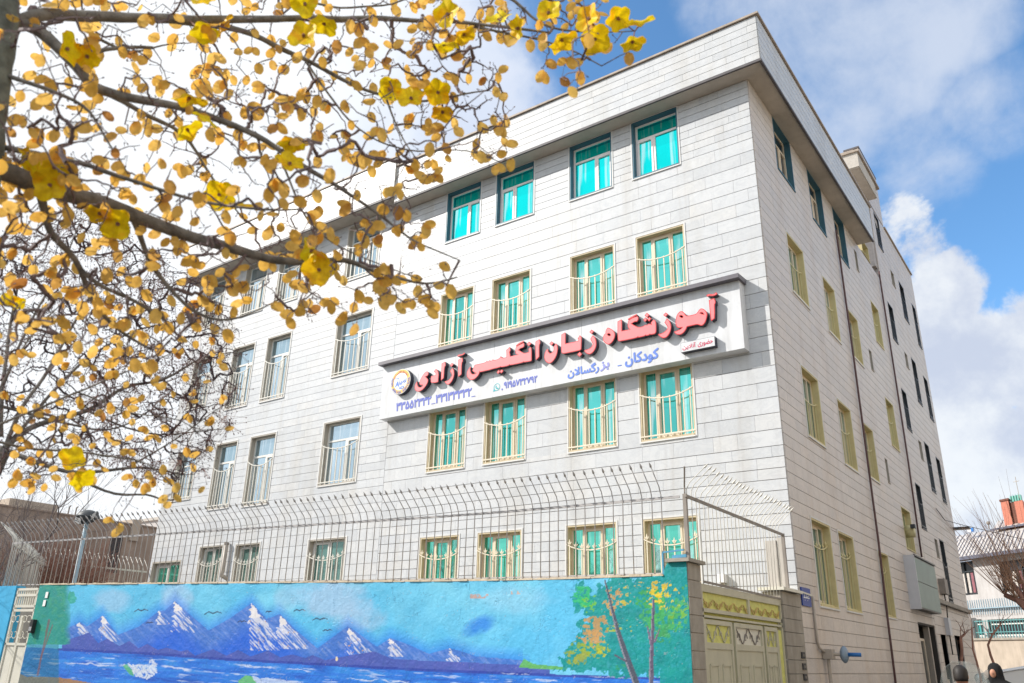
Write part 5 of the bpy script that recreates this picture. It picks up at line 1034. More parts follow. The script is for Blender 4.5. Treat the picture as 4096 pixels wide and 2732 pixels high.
m=thing('roof_antenna','thin mast with small aerial beside the brick chimney','antenna'); mm=MB(); mm.tube([HP(-4.05,2.5,8.4),HP(-4.05,2.5,9.3)],.02,5); mm.tube([HP(-3.9,2.5,9.1),HP(-4.2,2.5,9.1)],.02,4); mm.build('mast','pipe_grey',m)
lwl=thing('street_wall','long beige wall with turquoise railing at the end of the street','wall')
m=MB(); hbox(m,8,-18,-.8,-.6,0,2.72); m.build('wall_body','low_wall',lwl); m=MB(); hbox(m,8,-18,-.86,-.55,2.72,2.80); m.build('coping','pillar_stone',lwl)
for s0,s1 in ((.25,-1.32),(-1.62,-7)):
    n=int((s0-s1)/.14)
    for k in range(n): mb=MB(); s=s0-k*.14; mb.bar(HP(s,-.7,2.8),HP(s-.0,-.7,3.5),.04); mb.build('bar','turquoise_rail',lwl)
    mb=MB(); mb.bar(HP(s0,-.72,3.02),HP(s1,-.72,3.02),.04); mb.bar(HP(s0,-.72,3.45),HP(s1,-.72,3.45),.04); mb.build('rail','turquoise_rail',lwl)
m=MB(); hbox(m,-1.34,-1.60,-.85,-.55,2.8,3.6); m.build('pier','house_white',lwl)
# far town so the street does not end in nothing
# pollarded street tree with long shoots
pt=thing('street_tree','pollarded bare tree with long straight tan shoots in front of the white house','tree')
T0=far(4160,2520,24); mb=MB(); hb=Vector((T0[0],T0[1],0)); hh=Vector(far(4125,2450,24)); mb.tube([hb,(hb+hh)/2+Vector((.1,0,0)),hh],[.2,.17,.15],9); mb.build('trunk','bark',pt,smooth=True)
R=random.Random(5); mb=MB(); rt=Vector((CAMR[0][0],CAMR[0][1],0)).normalized()
knobs=[]
for (u_,v_) in ((4070,2400),(4020,2380),(4095,2340),(4045,2330),(4130,2300)):
    e=Vector(far(u_,v_,24+R.uniform(-.6,.6))); mb.tube([hh,(hh+e)/2+Vector((0,0,.08)),e],[.1,.07,.06],6); knobs.append(e)
mb.build('limbs','twig_red',pt,smooth=True)
mb=MB()
for k in range(95):
    s=R.choice(knobs); a=R.gauss(-.36,.28); L=R.uniform(1.0,2.7); d=(rt*math.sin(a)+Vector((R.gauss(0,.12),R.gauss(0,.2),math.cos(a)))).normalized(); pts=[s]
    for i in range(5): d=(d+Vector((R.gauss(0,.05),R.gauss(0,.05),.03))).normalized(); pts.append(pts[-1]+d*L/5)
    mb.tube(pts,[.008,.007,.006,.005,.003,.002],4,cap=False)
for s in knobs:
    for k in range(3): grow(mb,s,Vector((R.gauss(0,.6),R.gauss(0,.6),.4)),.5,.02,2,R,.1,2)
mb.build('shoots','twig_tan',pt)
def vine(label,pts,dist,r,seed):
    t=thing('pruned_tree',label,'tree'); P=[Vector(far(u,v,dist)) for u,v in pts]; g0=P[0].copy(); g0.z=0; mb=MB(); mb.tube([g0]+P,[r*1.2]+[r*(1-.1*i) for i in range(len(P))],7); mb.build('trunk','twig_red',t,smooth=True); R=random.Random(seed); mb=MB()
    for k in range(5): grow(mb,P[-1-(k%2)],Vector((R.gauss(0,.6),R.gauss(0,.5),.8)),.30,r*.3,1,R,.1,2)
    mb.build('shoots','twig_tan' if seed%2 else 'twig_red',t)
vine('thin pruned reddish tree left of the woman in black',((3920,2700),(3905,2640),(3892,2600),(3887,2510)),20,.022,3)
vine('forked pruned tree right behind the woman in black',((3985,2680),(3962,2620),(3952,2580),(3968,2540),(4000,2500)),22,.03,4)
vine('dark knotted trunk hugging the far corner of the rear block',((3845,2660),(3848,2600),(3843,2550),(3860,2535)),24,.04,6)
# ---------------------------------------------------------------- people, motorcycle, car
def body(name,verts,edges,radii,mat,parent,sub=2):
    me=bpy.data.meshes.new(name); me.from_pydata([tuple(v) for v in verts],edges,[]); o=ob(name,me,parent); sk=o.modifiers.new('s','SKIN')
    for i,r in enumerate(radii): me.skin_vertices[0].data[i].radius=(r if isinstance(r,tuple) else (r,r))
    me.skin_vertices[0].data[0].use_root=True
    sm=o.modifiers.new('u','SUBSURF'); sm.levels=sub; sm.render_levels=sub
    bpy.context.view_layer.update(); dg=bpy.context.evaluated_depsgraph_get(); m2=bpy.data.meshes.new_from_object(o.evaluated_get(dg)); o.modifiers.clear(); o.data=m2; m2.name=name; m2.materials.clear(); m2.materials.append(MATS[mat]); m2.polygons.foreach_set('use_smooth',[True]*len(m2.polygons)); return o
def head(c,yaw,parent,hair=True,hood=None):
    c=Vector(c); Rm=Matrix.Rotation(yaw,3,'Z')
    def P(x,y,z): return tuple(c+Rm@Vector((x,y,z)))
    rings=[]; prof=[(-.118,.035,.035,.02),(-.105,.052,.055,.02),(-.075,.066,.078,.008),(-.035,.072,.092,0),(.01,.076,.098,0),(.05,.074,.096,-.004),(.085,.060,.080,-.008),(.108,.035,.046,-.01),(.115,.006,.008,-.01)]
    n=16
    for z,rx,ry,oy in prof: rings.append([P(rx*math.cos(2*PI*k/n),oy*-1+ry*math.sin(2*PI*k/n),z) for k in range(n)])
    mb=MB(); mb.loft(rings); mb.add([P(-.012,-.09,-.02),P(.012,-.09,-.02),P(0,-.122,-.022),P(0,-.092,.025)],[(0,1,2),(1,3,2),(3,0,2)])
    for s in (-1,1): mb.ball(P(s*.077,.01,-.01),.022,n=6,m=4,sc=(.4,.8,1.2))
    o=mb.build('head','skin',parent,smooth=True)
    mb=MB()
    for s in (-1,1): mb.ball(P(s*.03,-.087,.012),.011,n=6,m=4)
    mb.build('eyes','black_plastic',o); mb=MB(); mb.ball(P(0,-.083,-.065),.02,n=6,m=4,sc=(1,.4,.3)); mb.build('mouth','curtain_rose',o)
    if hair:
        hr_=[]
        for z,rx,ry,oy in ((-.06,.078,.07,-.03),(-.02,.083,.09,-.022),(.03,.085,.104,-.006),(.07,.080,.102,0),(.1,.062,.082,0),(.125,.03,.04,0),(.13,.004,.004,0)): hr_.append([P(rx*math.cos(2*PI*k/n),.012-oy+ry*(math.sin(2*PI*k/n) if math.sin(2*PI*k/n)>0 or z>.05 else math.sin(2*PI*k/n)*.35),z) for k in range(n)])
        MB().loft(hr_).build('hair','hair',parent,smooth=True)
# woman in a black chador
pw=thing('person','person wrapped in a long black chador walking in the street','person')
Pw=far(3975,2650,13.2); bx0,by0=Pw[0],Pw[1]; ht=Pw[2]
yaw=-.4
mb=MB(); n=20; rings=[]; R=random.Random(2)
for z,rx,ry,ox in ((.03,.36,.33,.05),(.3,.36,.31,.12),(.7,.35,.27,.12),(1.05,.33,.24,.11),(1.25,.30,.20,.10),(1.36,.25,.165,.07),(1.43,.17,.12,.04),(1.49,.10,.11,0),(1.55,.09,.11,0),(1.61,.086,.105,0),(1.66,.07,.085,.0),(1.69,.04,.05,0),(1.70,.005,.005,0)):
    z=z*ht/1.70; rings.append([(bx0+ox*1.2+rx*math.cos(a)*(1+.05*math.sin(5*a+z*3)),by0+ry*math.sin(a)*(1+.06*math.sin(7*a+z*2)),z) for a in [2*PI*k/n for k in range(n)]])
mb.loft(rings); mb.build('chador','black_cloth',pw,smooth=True)
mb=MB(); fc=Vector((bx0-.02,by0-.105,ht-.135)); mb.ball(fc,.040,n=12,m=8,sc=(.9,.55,1.35)); mb.add([fc+Vector((-.008,-.025,-.005)),fc+Vector((.008,-.025,-.005)),fc+Vector((0,-.045,-.008)),fc+Vector((0,-.026,.02))],[(0,1,2),(1,3,2),(3,0,2)]); mb.build('face','skin',pw,smooth=True)
for s in (-1,1): MB().loft([[(bx0+s*.1+.05*math.cos(a)+.05,by0-.2+.12*math.sin(a),z) for a in [2*PI*k/10 for k in range(10)]] for z in (.005,.07)]).build('shoe','black_plastic',pw,smooth=True)
# rider on a motorcycle with a tall windscreen
Pr=far(3838,2672,12.2); rx0,ry0=Pr[0],Pr[1]; hzr=Pr[2]
pr=thing('person','dark haired person in a grey jacket sitting on the motorcycle','person')
o_=Vector((rx0,ry0,0)); hz2=hzr-.11
V=[(0,.0,.86),(0,-.02,1.05),(0,-.03,1.25),(0,-.02,1.42),(0,-.02,1.50),(.19,-.02,1.40),(.25,-.16,1.18),(.24,-.42,1.10),(-.19,-.02,1.40),(-.25,-.16,1.18),(-.24,-.42,1.10),(.1,-.02,.84),(.16,-.42,.80),(.18,-.38,.34),(.18,-.46,.28),(-.1,-.02,.84),(-.16,-.42,.80),(-.18,-.38,.34),(-.18,-.46,.28)]
E_=[(0,1),(1,2),(2,3),(3,4),(3,5),(5,6),(6,7),(3,8),(8,9),(9,10),(0,11),(11,12),(12,13),(13,14),(0,15),(15,16),(16,17),(17,18)]
rad=[(.17,.13),(.16,.12),(.19,.13),(.13,.10),.055,.085,.062,.045,.085,.062,.045,.11,.085,.05,.045,.11,.085,.05,.045]
sc_=(hz2-.10)/1.50
body('body',[o_+Vector(v)*sc_ for v in V],E_,rad,'jacket',pr)
head((rx0,ry0-.02,hz2+.02),0.,pr)
for s in (-1,1):
    for k in range(5):
        b0=o_+Vector((s*.24,-.42,1.10))*sc_+Vector(((k-2)*.018,-.04,0)); mb=MB(); ln=(.05,.065,.07,.065,.05)[k]; mb.tube([b0,b0+Vector((0,-ln*.6,.008)),b0+Vector((0,-ln,-.02)),b0+Vector((0,-ln*.7,-.045))],[.011,.010,.009,.008],6); mb.build('finger','skin',pr,smooth=True)
mc=thing('motorcycle','motorcycle with a tall clear rounded windscreen facing the camera','motorcycle')
for yy,nm in ((-1.05,'front'),(.45,'rear')):
    wv=MB(); n=24; c_=o_+Vector((0,yy,.31)); rg_=[[c_+Vector((w_*math.cos(b2)*1.,(.27+.05*math.cos(b2+1.5))*math.cos(a),(.27+.05*math.cos(b2+1.5))*math.sin(a))) for b2 in [2*PI*q/8 for q in range(8)]] for a in [2*PI*k/n for k in range(n+1)] for w_ in (.05,)]
    wv.loft(rg_,caps=False); w_=wv.build('wheel','rubber',mc,smooth=True); mb=MB(); 
    for k in range(6): a=PI*k/6; mb.bar(c_+Vector((0,-.24*math.cos(a),-.24*math.sin(a))),c_+Vector((0,.24*math.cos(a),.24*math.sin(a))),.015)
    mb.build('spokes','chrome',w_)
mb=MB(); mb.tube([o_+Vector((0,-1.05,.31)),o_+Vector((0,-.72,.95)),o_+Vector((0,-.68,1.04))],.03,8); mb.tube([o_+Vector((-.33,-.55,1.06)),o_+Vector((-.2,-.66,1.08)),o_+Vector((.2,-.66,1.08)),o_+Vector((.33,-.55,1.06))],.014,8); mb.tube([o_+Vector((0,-.7,.8)),o_+Vector((0,-.2,.4)),o_+Vector((0,.45,.33))],.03,8); mb.build('frame','black_plastic',mc,smooth=True)
mb=MB(); mb.loft([[o_+Vector((w*math.cos(a),y_,z_+h_*math.sin(a))) for a in [2*PI*k/10 for k in range(10)]] for y_,z_,w,h_ in ((-.68,.72,.05,.05),(-.5,.76,.14,.12),(-.2,.76,.15,.13),(0,.74,.14,.06),(.35,.76,.14,.06),(.6,.8,.1,.05))]); mb.build('tank_and_seat','black_plastic',mc,smooth=True)
mb=MB(); mb.loft([[o_+Vector((.19*math.cos(a),-.42+x_,.38+.15*math.sin(a))) for a in [2*PI*k/8 for k in range(8)]] for x_ in (0,.3)]); mb.build('engine','pipe_grey',mc)
ws_top=Vector(far(3838,2645,12.9)).z
mb=MB(); n=20; R_=[]
for j in range(9):
    z=1.02+(ws_top-1.02)*j/8; w=.30*math.sqrt(max(.0,1-(max(0,(j-3.5)/4.7))**2.4)); R_.append([(rx0+w*(2*i/12-1)+.06,ry0-.80+.08*(2*i/12-1)**2+.14*j/8,z) for i in range(13)])
V=[p for r_ in R_ for p in r_]; F=[(j*13+i,j*13+i+1,(j+1)*13+i+1,(j+1)*13+i) for j in range(8) for i in range(12)]; mb.add(V,F); wsn=mb.build('windscreen','clear_plastic',mc,smooth=True); sl=wsn.modifiers.new('s','SOLIDIFY'); sl.thickness=.006
mb=MB(); mr=Vector(far(3903,2705,12.0)); mr.x=2*rx0-mr.x; mr.y=2*ry0-mr.y-1.2; mb.loft([[(mr.x+r*math.cos(a),mr.y+y_,mr.z+r*1.15*math.sin(a)) for a in [2*PI*k/12 for k in range(12)]] for y_,r in ((-.03,.04),(-.01,.068),(.02,.07),(.025,.06))]); mb.tube([mr,(rx0+.28,ry0-.6,1.07)],.008,5); mb.build('mirror','fence_dark',mc,smooth=True)
mb=MB(); mb.ball((rx0,ry0-.98,.92),.085,n=12,m=8); mb.build('headlight','chrome',mc,smooth=True)
RM=Matrix.Translation(o_)@Matrix.Rotation(PI,4,'Z')@Matrix.Translation(-o_)
for t_ in (pr,mc): t_.matrix_world=RM
# parked car, white
ca=thing('parked_car','white car parked in the street behind the person in the black chador','car')
Pc=far(3915,2690,24.); sc_=1.15; cx0=Pc[0]+1.78*sc_*math.cos(math.radians(14)); cy0=Pc[1]+1.78*sc_*math.sin(math.radians(14))
# side profile along length (street direction turned so the nose points left)
ya=math.radians(104)
def CP(l,w,z): return (cx0+math.cos(ya-PI/2)*l*sc_-math.sin(ya-PI/2)*w*sc_, cy0+math.sin(ya-PI/2)*l*sc_+math.cos(ya-PI/2)*w*sc_, z*sc_+.6)
lower=[(-1.75,.35),(-1.78,.62),(-1.68,.80),(-.75,.98),(1.95,1.02),(2.30,.98),(2.42,.70),(2.40,.35)]
mb=MB(); rings=[]
for w,ins in ((-.84,.05),(-.88,0),(-.6,-.02),(.6,-.02),(.88,0),(.84,.05)): rings.append([CP(l*(1-ins*.4),w,z-(.02 if ins>0 else 0)) for l,z in lower])
mb.loft(rings); mb.build('body','car_paint',ca,smooth=False)
cab=[(-.80,.98),(-.02,1.42),(.35,1.50),(1.25,1.50),(1.75,1.36),(2.15,1.0)]
mb=MB(); mb.loft([[CP(l*(1 if abs(w)>.7 else 1),w*(1-.22*max(0,(z-1)/.5)),z) for l,z in cab] for w in (-.82,.82)]); mb.build('cabin','car_paint',ca)
for w in (-1,1):
    mb=MB(); gl=[(-.62,1.02),(0,1.38),(.35,1.44),(.72,1.44),(.72,1.04)]; mb.quad([CP(l,w*(.83*(1-.22*max(0,(z-1)/.5))+.006),z) for l,z in gl]); mb.build('window','glass_dark',ca); mb=MB(); gl=[(.80,1.04),(.80,1.44),(1.22,1.44),(1.68,1.32),(1.9,1.06)]; mb.quad([CP(l,w*(.83*(1-.22*max(0,(z-1)/.5))+.006),z) for l,z in gl]); mb.build('window','glass_dark',ca)
    mb=MB(); c_=CP(-.35,w*.96,1.06); mb.ball(c_,.11,n=8,m=6,sc=(1,.8,.7)); mb.build('mirror','car_paint',ca,smooth=True)
    for l in (-1.1,1.55):
        mb=MB(); mb.loft([[CP(l+.31*math.cos(a),w*.70+dw,.32+.31*math.sin(a)) for a in [2*PI*k/16 for k in range(16)]] for dw in (0,w*.2)]); wh=mb.build('wheel','rubber',ca); mb=MB(); mb.loft([[CP(l+.19*math.cos(a),w*.905+dw,.32+.19*math.sin(a)) for a in [2*PI*k/12 for k in range(12)]] for dw in (0,w*.01)]); mb.build('rim','chrome',wh)
mb=MB(); mb.quad([CP(-.78,-.70,1.0),CP(-.78,.70,1.0),CP(-.06,.62,1.40),CP(-.06,-.62,1.40)][::1]); V=mb.v; mb.v=[(x-.01*math.cos(ya-PI/2),y-.01*math.sin(ya-PI/2),z+.012) for x,y,z in V]; mb.build('windscreen','glass_dark',ca)
for w in (-.6,.6): mb=MB(); mb.ball(CP(-1.72,w,.70),.1*sc_,n=8,m=6); mb.build('headlight','glass_sky',ca,smooth=True)
# ---------------------------------------------------------------- the two foreground trees
K=4096/2351
def build_tree(root,limbs,region,ntarget,nbare,leafsize,seed,depth_fn,mats,tipr,leafprob,maxlen,extra=()):
    R=random.Random(seed); nodes=[];   # (Vector, parent index, radius, limb)
    P2=[]
    for nm,pts,w0,w1,bm in limbs:
        # densify with a little wander
        Q=[]; 
        for (a,b_) in zip(pts[:-1],pts[1:]):
            k=max(2,int(math.hypot(b_[0]-a[0],b_[1]-a[1])/22))
            for i in range(k): t=i/k; Q.append((a[0]+(b_[0]-a[0])*t,a[1]+(b_[1]-a[1])*t,a[2]+(b_[2]-a[2])*t))
        Q.append(pts[-1]); W=[]; rr=[]
        for i,(x,y,d) in enumerate(Q):
            t=i/(len(Q)-1); jx=R.gauss(0,1.6); jy=R.gauss(0,1.6); p=Vector(far((x+jx)*K,(y+jy)*K,d)); W.append(p); sl=(p-Vector(CAMP)).length; rr.append(max(.003,(w0+(w1-w0)*t)*K/FPX*sl/2*.80))
        # smooth
        for _ in range(2): W=[W[0]]+[(W[i-1]+W[i]*2+W[i+1])/4 for i in range(1,len(W)-1)]+[W[-1]]
        mb=MB(); mb.tube(W,[r*(1+R.uniform(-.06,.06)) for r in rr],9 if w0>14 else 6); mb.build(nm,bm,root,smooth=True)
        for (x,y,d),p in zip(Q,W): nodes.append(p); P2.append((x,y,d))
    P2=np.array(P2); NP=[np.array(p) for p in nodes]; nn=len(NP)
    # targets
    T=[]; tries=0
    rx=np.array([p[0] for p in region]); ry=np.array([p[1] for p in region]); tot=ntarget+nbare
    taken=[]
    while len(T)<tot and tries<tot*60:
        tries+=1; x=R.uniform(rx.min(),rx.max()); y=R.uniform(ry.min(),ry.max())
        if not inpoly(np.array([x]),np.array([y]),region)[0]: continue
        isleaf=len(T)<ntarget
        if isleaf:
            if taken and min((x-a)**2+(y-b_)**2 for a,b_ in taken[-260:])<(12 if R.random()<.35 else 21)**2: continue
            dd=np.hypot(P2[:,0]-x,P2[:,1]-y).min()
            if dd>110 and R.random()<.5: continue
            taken.append((x,y))
        i=np.argmin((P2[:,0]-x)**2+(P2[:,1]-y)**2); d=P2[i,2]+R.gauss(0,.22); T.append((x,y,d,isleaf,None))
    for e in extra: T.append((e[0],e[1],e[2] if len(e)>2 else P2[np.argmin((P2[:,0]-e[0])**2+(P2[:,1]-e[1])**2),2]+R.gauss(0,.12),True,'x'))
    TP=np.array([far(x*K,y*K,d) for x,y,d,_,_ in T]); NPA=np.array(NP)
    # Prim-like attachment, nearest first
    n=len(TP); best=np.full(n,1e9); bi=np.zeros(n,int)
    for i in range(n):
        dd=((NPA-TP[i])**2).sum(1); bi[i]=dd.argmin(); best[i]=dd[bi[i]]
    done=np.zeros(n,bool); allp=list(NPA); par=[-1]*nn; order=[]; idx_of=[-1]*n
    for _ in range(n):
        c_=np.where(done,1e12,best); i=int(c_.argmin()); done[i]=True; par.append(int(bi[i])); allp.append(TP[i]); me_=len(allp)-1; idx_of[i]=me_; order.append(i)
        dd=((TP-TP[i])**2).sum(1)*1.0; up=(~done)&(dd<best*.80); best[up]=dd[up]; bi[up]=me_
    cnt=[0]*len(allp)
    for k in range(len(allp)-1,nn-1,-1):
        cnt[k]+=1
        if par[k]>=nn: cnt[par[k]]+=cnt[k]
    tw=MB()
    for k in range(nn,len(allp)):
        a=Vector(allp[par[k]]); b_=Vector(allp[k]); L=(b_-a).length; m=(a+b_)/2+Vector((R.gauss(0,1),R.gauss(0,1),R.gauss(0,1)-.4))*L*.07; r=tipr*min(4.2,cnt[k]**.45); m2=a*.25+b_*.75+Vector((R.gauss(0,1),R.gauss(0,1),R.gauss(0,1)))*L*.03
        tw.tube([a,m,m2,b_],[r*1.25,r*1.1,r*.95,r*.85],4,cap=False)
        # buds and side spurs
        for q in range(1+int(L/.09)):
            if R.random()<.75:
                t=R.random(); s=a.lerp(b_,t)*(1-.0)+(m-(a+b_)/2)*(4*t*(1-t)); e=s+Vector((R.gauss(0,1),R.gauss(0,1),R.gauss(0,1))).normalized()*R.uniform(.02,.07); tw.tube([s,(s+e)/2+Vector((0,0,-.004)),e],[tipr*.7,tipr*.6,tipr*.5],3,cap=False)
                tw.tube([e,e+(e-s).normalized()*.008,e+(e-s).normalized()*.016],[tipr*.9,tipr*1.7,tipr*.3],4,cap=False)
    tw.build('twigs',mats,root,kind='stuff')
    return [(T[i],Vector(TP[i]),Vector(allp[par[idx_of[i]]])) for i in range(n)],R
def leaf_mesh(seed):
    R=random.Random(seed); mb=MB(); n=6; L=1.; rows=[(0,0,0),(.03,.08,0),(.14,.24,.02),(.34,.33,.04),(.6,.34,.045),(.82,.25,.03),(.95,.11,0),(1.,0,-.02)]
    V=[];F=[]; c1=R.uniform(-.12,.12); 
    for t,w,z in rows:
        for s in (-1,-.5,0,.5,1): V.append((s*w*(1+R.uniform(-.07,.07)), -(abs(s)*w*.18+c1*t*t+R.uniform(-.01,.01)), -t*L))
    for i in range(len(rows)-1):
        for k in range(4): F.append((i*5+k,i*5+k+1,(i+1)*5+k+1,(i+1)*5+k))
    mb.add(V,F); mb.tube([(0,0,.12),(0,0,0)],.016,3); return mb
def flower_mesh(seed):
    R=random.Random(seed); mb=MB(); n=40; V=[(0,.12,0)]; F=[]; ph=R.uniform(0,6); lob=R.choice([4,5,5])
    for j,rr in enumerate((.35,.7,1.0)):
        for k in range(n):
            a=2*PI*k/n; l=1-.20*(.5-.5*math.cos(lob*a+ph))**1.5*(1 if j>0 else .3); r=rr*.52*l*(1+R.uniform(-.02,.05)*(j==2)); V.append((r*math.cos(a),-.10*rr*rr+.06*math.sin(lob*a*1+ph)*rr+R.uniform(-.02,.02)*(j==2),r*math.sin(a)))
    for k in range(n): F.append((0,1+k,1+(k+1)%n))
    for j in range(2):
        for k in range(n): F.append((1+j*n+k,1+(j+1)*n+k,1+(j+1)*n+(k+1)%n,1+j*n+(k+1)%n))
    mb.add(V,F); return mb
LM=[leaf_mesh(i) for i in range(5)]; LME=[m.mesh('leaf','leaf_gold',smooth=True) for m in LM]
FMB=[flower_mesh(i) for i in range(5)]; FME=[m.mesh('flower','flower_yellow',smooth=True) for m in FMB]
def orient(p,R,tilt=40,roll=75):
    d=(Vector(CAMP)-p); yaw=math.atan2(d.y,d.x)+PI/2 ; q=Matrix.Rotation(yaw+math.radians(R.gauss(0,tilt*.55)),4,'Z')@Matrix.Rotation(math.radians(30+R.gauss(0,tilt*.5)),4,'X')@Matrix.Rotation(math.radians(R.gauss(0,roll*.6)),4,'Y'); return q
def add_leaves(root,tg,R,size,limit=300,mat='leaf_gold'):
    L=[]
    for (T_,p,par) in tg:
        if not T_[3]: continue
        for k in range(1 if R.random()<.72 else 2): L.append((p+Vector((R.gauss(0,.006),R.gauss(0,.006),R.gauss(0,.006))),orient(p,R),size*R.uniform(.8,1.2),R.randrange(5)))
    L.sort(key=lambda t:(t[0]-Vector(CAMP)).length/t[2])
    for p,q,s,k in L[:limit]:
        o=ob('leaf',LME[k],root); o.matrix_local=Matrix.Translation(p)@q@Matrix.Diagonal((s,s,s,1))
    if L[limit:]:
        mb=MB()
        for p,q,s,k in L[limit:]:
            M_=Matrix.Translation(p)@q@Matrix.Diagonal((s,s,s,1)); mb.add([M_@Vector(v) for v in LM[k].v],LM[k].f,0,R.random())
        mb.build('leaves',mat,root,smooth=True,tone=True,kind='stuff')
t1=thing('autumn_tree','large foreground tree with golden leaves and bright yellow blossoms reaching in from the upper left','tree')
A=4.6
limbs1=[('trunk',[(-460,2100,A),(-340,1500,A),(-190,1000,A),(-85,600,A),(-40,380,A),(-25,230,A),(-5,120,A),(5,20,A),(-10,-150,A)],130,70,'bark_green'),
('limb',[(25,60,A),(80,30,A),(200,36,A-.05),(430,45,A-.1),(700,42,A-.2),(900,44,A-.3),(1050,50,A-.4),(1259,75,A-.5)],30,6,'bark'),
('limb',[(20,40,A),(92,68,A),(144,116,A-.05),(191,171,A-.1),(212,202,A-.1),(284,222,A-.15),(407,244,A-.2),(489,267,A-.25),(560,297,A-.3),(615,325,A-.3),(680,373,A-.35),(760,420,A-.4),(850,478,A-.4),(960,560,A-.45),(1055,600,A-.5)],30,4,'bark'),
('limb',[(235,212,A-.12),(300,238,A),(335,270,A+.1),(397,287,A+.15),(441,325,A+.2),(479,403,A+.2),(513,441,A+.25),(560,505,A+.3)],14,4,'bark'),
('limb',[(380,45,A-.1),(527,62,A),(581,75,A),(650,113,A),(718,144,A),(803,195,A-.05),(883,222,A-.1),(968,236,A-.1),(1037,222,A-.1),(1120,205,A-.1)],18,4,'bark'),
('limb',[(-10,385,A),(85,420,A+.05),(171,448,A+.1),(273,479,A+.1),(342,509,A+.1),(430,540,A+.05),(547,575,A),(632,598,A),(700,604,A-.05),(790,592,A-.1),(900,635,A-.2),(980,655,A-.2),(1050,640,A-.2)],52,4,'bark'),
('limb',[(85,420,A+.05),(113,537,A+.2),(178,595,A+.3),(205,688,A+.4),(239,729,A+.4),(297,776,A+.5),(350,800,A+.5)],22,6,'bark'),
('limb',[(190,620,A+.3),(225,655,A+.3),(308,688,A+.3),(360,720,A+.35),(403,756,A+.35)],12,7,'bark'),
('limb',[(300,490,A+.1),(340,590,A+.2),(375,650,A+.2),(444,718,A+.2),(506,739,A+.2),(570,722,A+.2),(640,690,A+.2)],16,3,'bark'),
('limb',[(12,170,A),(34,181,A-.1),(103,205,A-.2),(191,240,A-.2),(222,273,A-.2),(239,315,A-.2),(294,397,A-.2)],12,4,'bark'),
('limb',[(10,340,A),(130,362,A-.1),(205,380,A-.2),(308,417,A-.25),(390,445,A-.3),(513,472,A-.3),(600,480,A-.35),(684,482,A-.4)],15,5,'bark'),
('limb',[(1050,-60,A-.4),(1184,0,A-.4),(1235,58,A-.4),(1293,68,A-.4),(1378,75,A-.45),(1457,72,A-.5)],12,3,'bark'),
('limb',[(1090,62,A-.4),(1156,72,A-.45),(1259,95,A-.45),(1330,120,A-.5),(1380,150,A-.5)],8,3,'bark'),
('limb',[(206,80,A),(300,125,A+.1),(350,108,A+.1),(420,95,A+.1)],9,3,'bark'),
('limb',[(155,130,A),(220,115,A),(280,112,A),(350,106,A+.05)],12,8,'bark'),
('limb',[(640,350,A-.3),(700,500,A-.3),(760,560,A-.3),(850,600,A-.3),(960,640,A-.3)],7,3,'bark'),
('limb',[(883,222,A-.1),(930,330,A-.2),(1000,420,A-.2)],6,2,'bark'),
('limb',[(700,140,A),(800,280,A-.1),(870,330,A-.2),(960,350,A-.2),(1070,340,A-.2),(1150,370,A-.2)],7,3,'bark'),
('limb',[(280,-60,A),(520,-10,A),(640,-10,A),(780,20,A),(900,10,A),(990,-30,A)],9,4,'bark')]
reg1=[(-20,-20),(1390,-20),(1380,60),(1300,140),(1240,90),(1120,100),(1150,190),(1190,290),(1140,360),(1010,340),(1040,400),(990,430),(900,440),(1000,520),(960,600),(1040,640),(990,710),(840,690),(720,740),(560,710),(520,800),(420,800),(330,860),(200,800),(-20,830)]
reg2=[(-20,640),(200,640),(420,760),(560,760),(500,860),(530,960),(480,1040),(420,1160),(300,1150),(290,1090),(200,1110),(60,1130),(-20,1080)]
ex1=[(1028,357),(1016,383),(980,408),(960,385),(1105,347),(1128,355),(1138,378),(1165,350),(1175,365),(1255,138),(1247,160),(1285,180),(1308,195),(1335,138),(1332,163),(860,690),(868,640),(835,355),(1410,100),(1445,120),(1360,20),(1280,5),(955,695),(980,705),(1000,690),(1010,605),(800,718),(818,745),(760,690),(690,690),(675,715),(1165,272),(1150,290)]
tg,R=build_tree(t1,limbs1,reg1,600,850,.08,41,None,'twig',.0028,1,.6,ex1)
add_leaves(t1,tg,R,.080)
fl_pos=[(200,130),(155,112),(270,515),(228,490),(550,470),(503,447),(435,225),(430,297),(475,272),(668,328),(665,375),(715,575),(733,620),(943,225),(895,205),(1005,212),(1016,258),(1027,32),(1065,80),(1018,103),(1190,65),(1145,45),(1260,28),(1290,93),(1350,42),(1418,42),(1470,55),(1366,90),(1452,97),(468,72),(510,58),(475,3),(700,8),(745,55),(697,82),(75,370),(125,385),(115,425)]
flim=np.array([(x,y,d) for nm,pts,_,_,_ in limbs1 for x,y,d in pts])
for i,(x,y) in enumerate(fl_pos):
    st=MB()
    j=np.argmin((flim[:,0]-x)**2+(flim[:,1]-y)**2); d=flim[j,2]-.18; p=Vector(far(x*K,y*K,d)); s=.170*R.uniform(.85,1.15)
    o=ob('flower',FME[i%5],t1); o.matrix_local=Matrix.Translation(p)@orient(p,R,75,180)@Matrix.Diagonal((s,s,s,1))
    b0=Vector(far(flim[j,0]*K,flim[j,1]*K,flim[j,2])); e=p+(b0-p).normalized()*.01; b0=p+(b0-p).normalized()*min((b0-p).length,.5); st.tube([p,p+(b0-p)*.2,b0],[.012,.006,.004],5); st.build('flower_stalk','twig_red',t1)

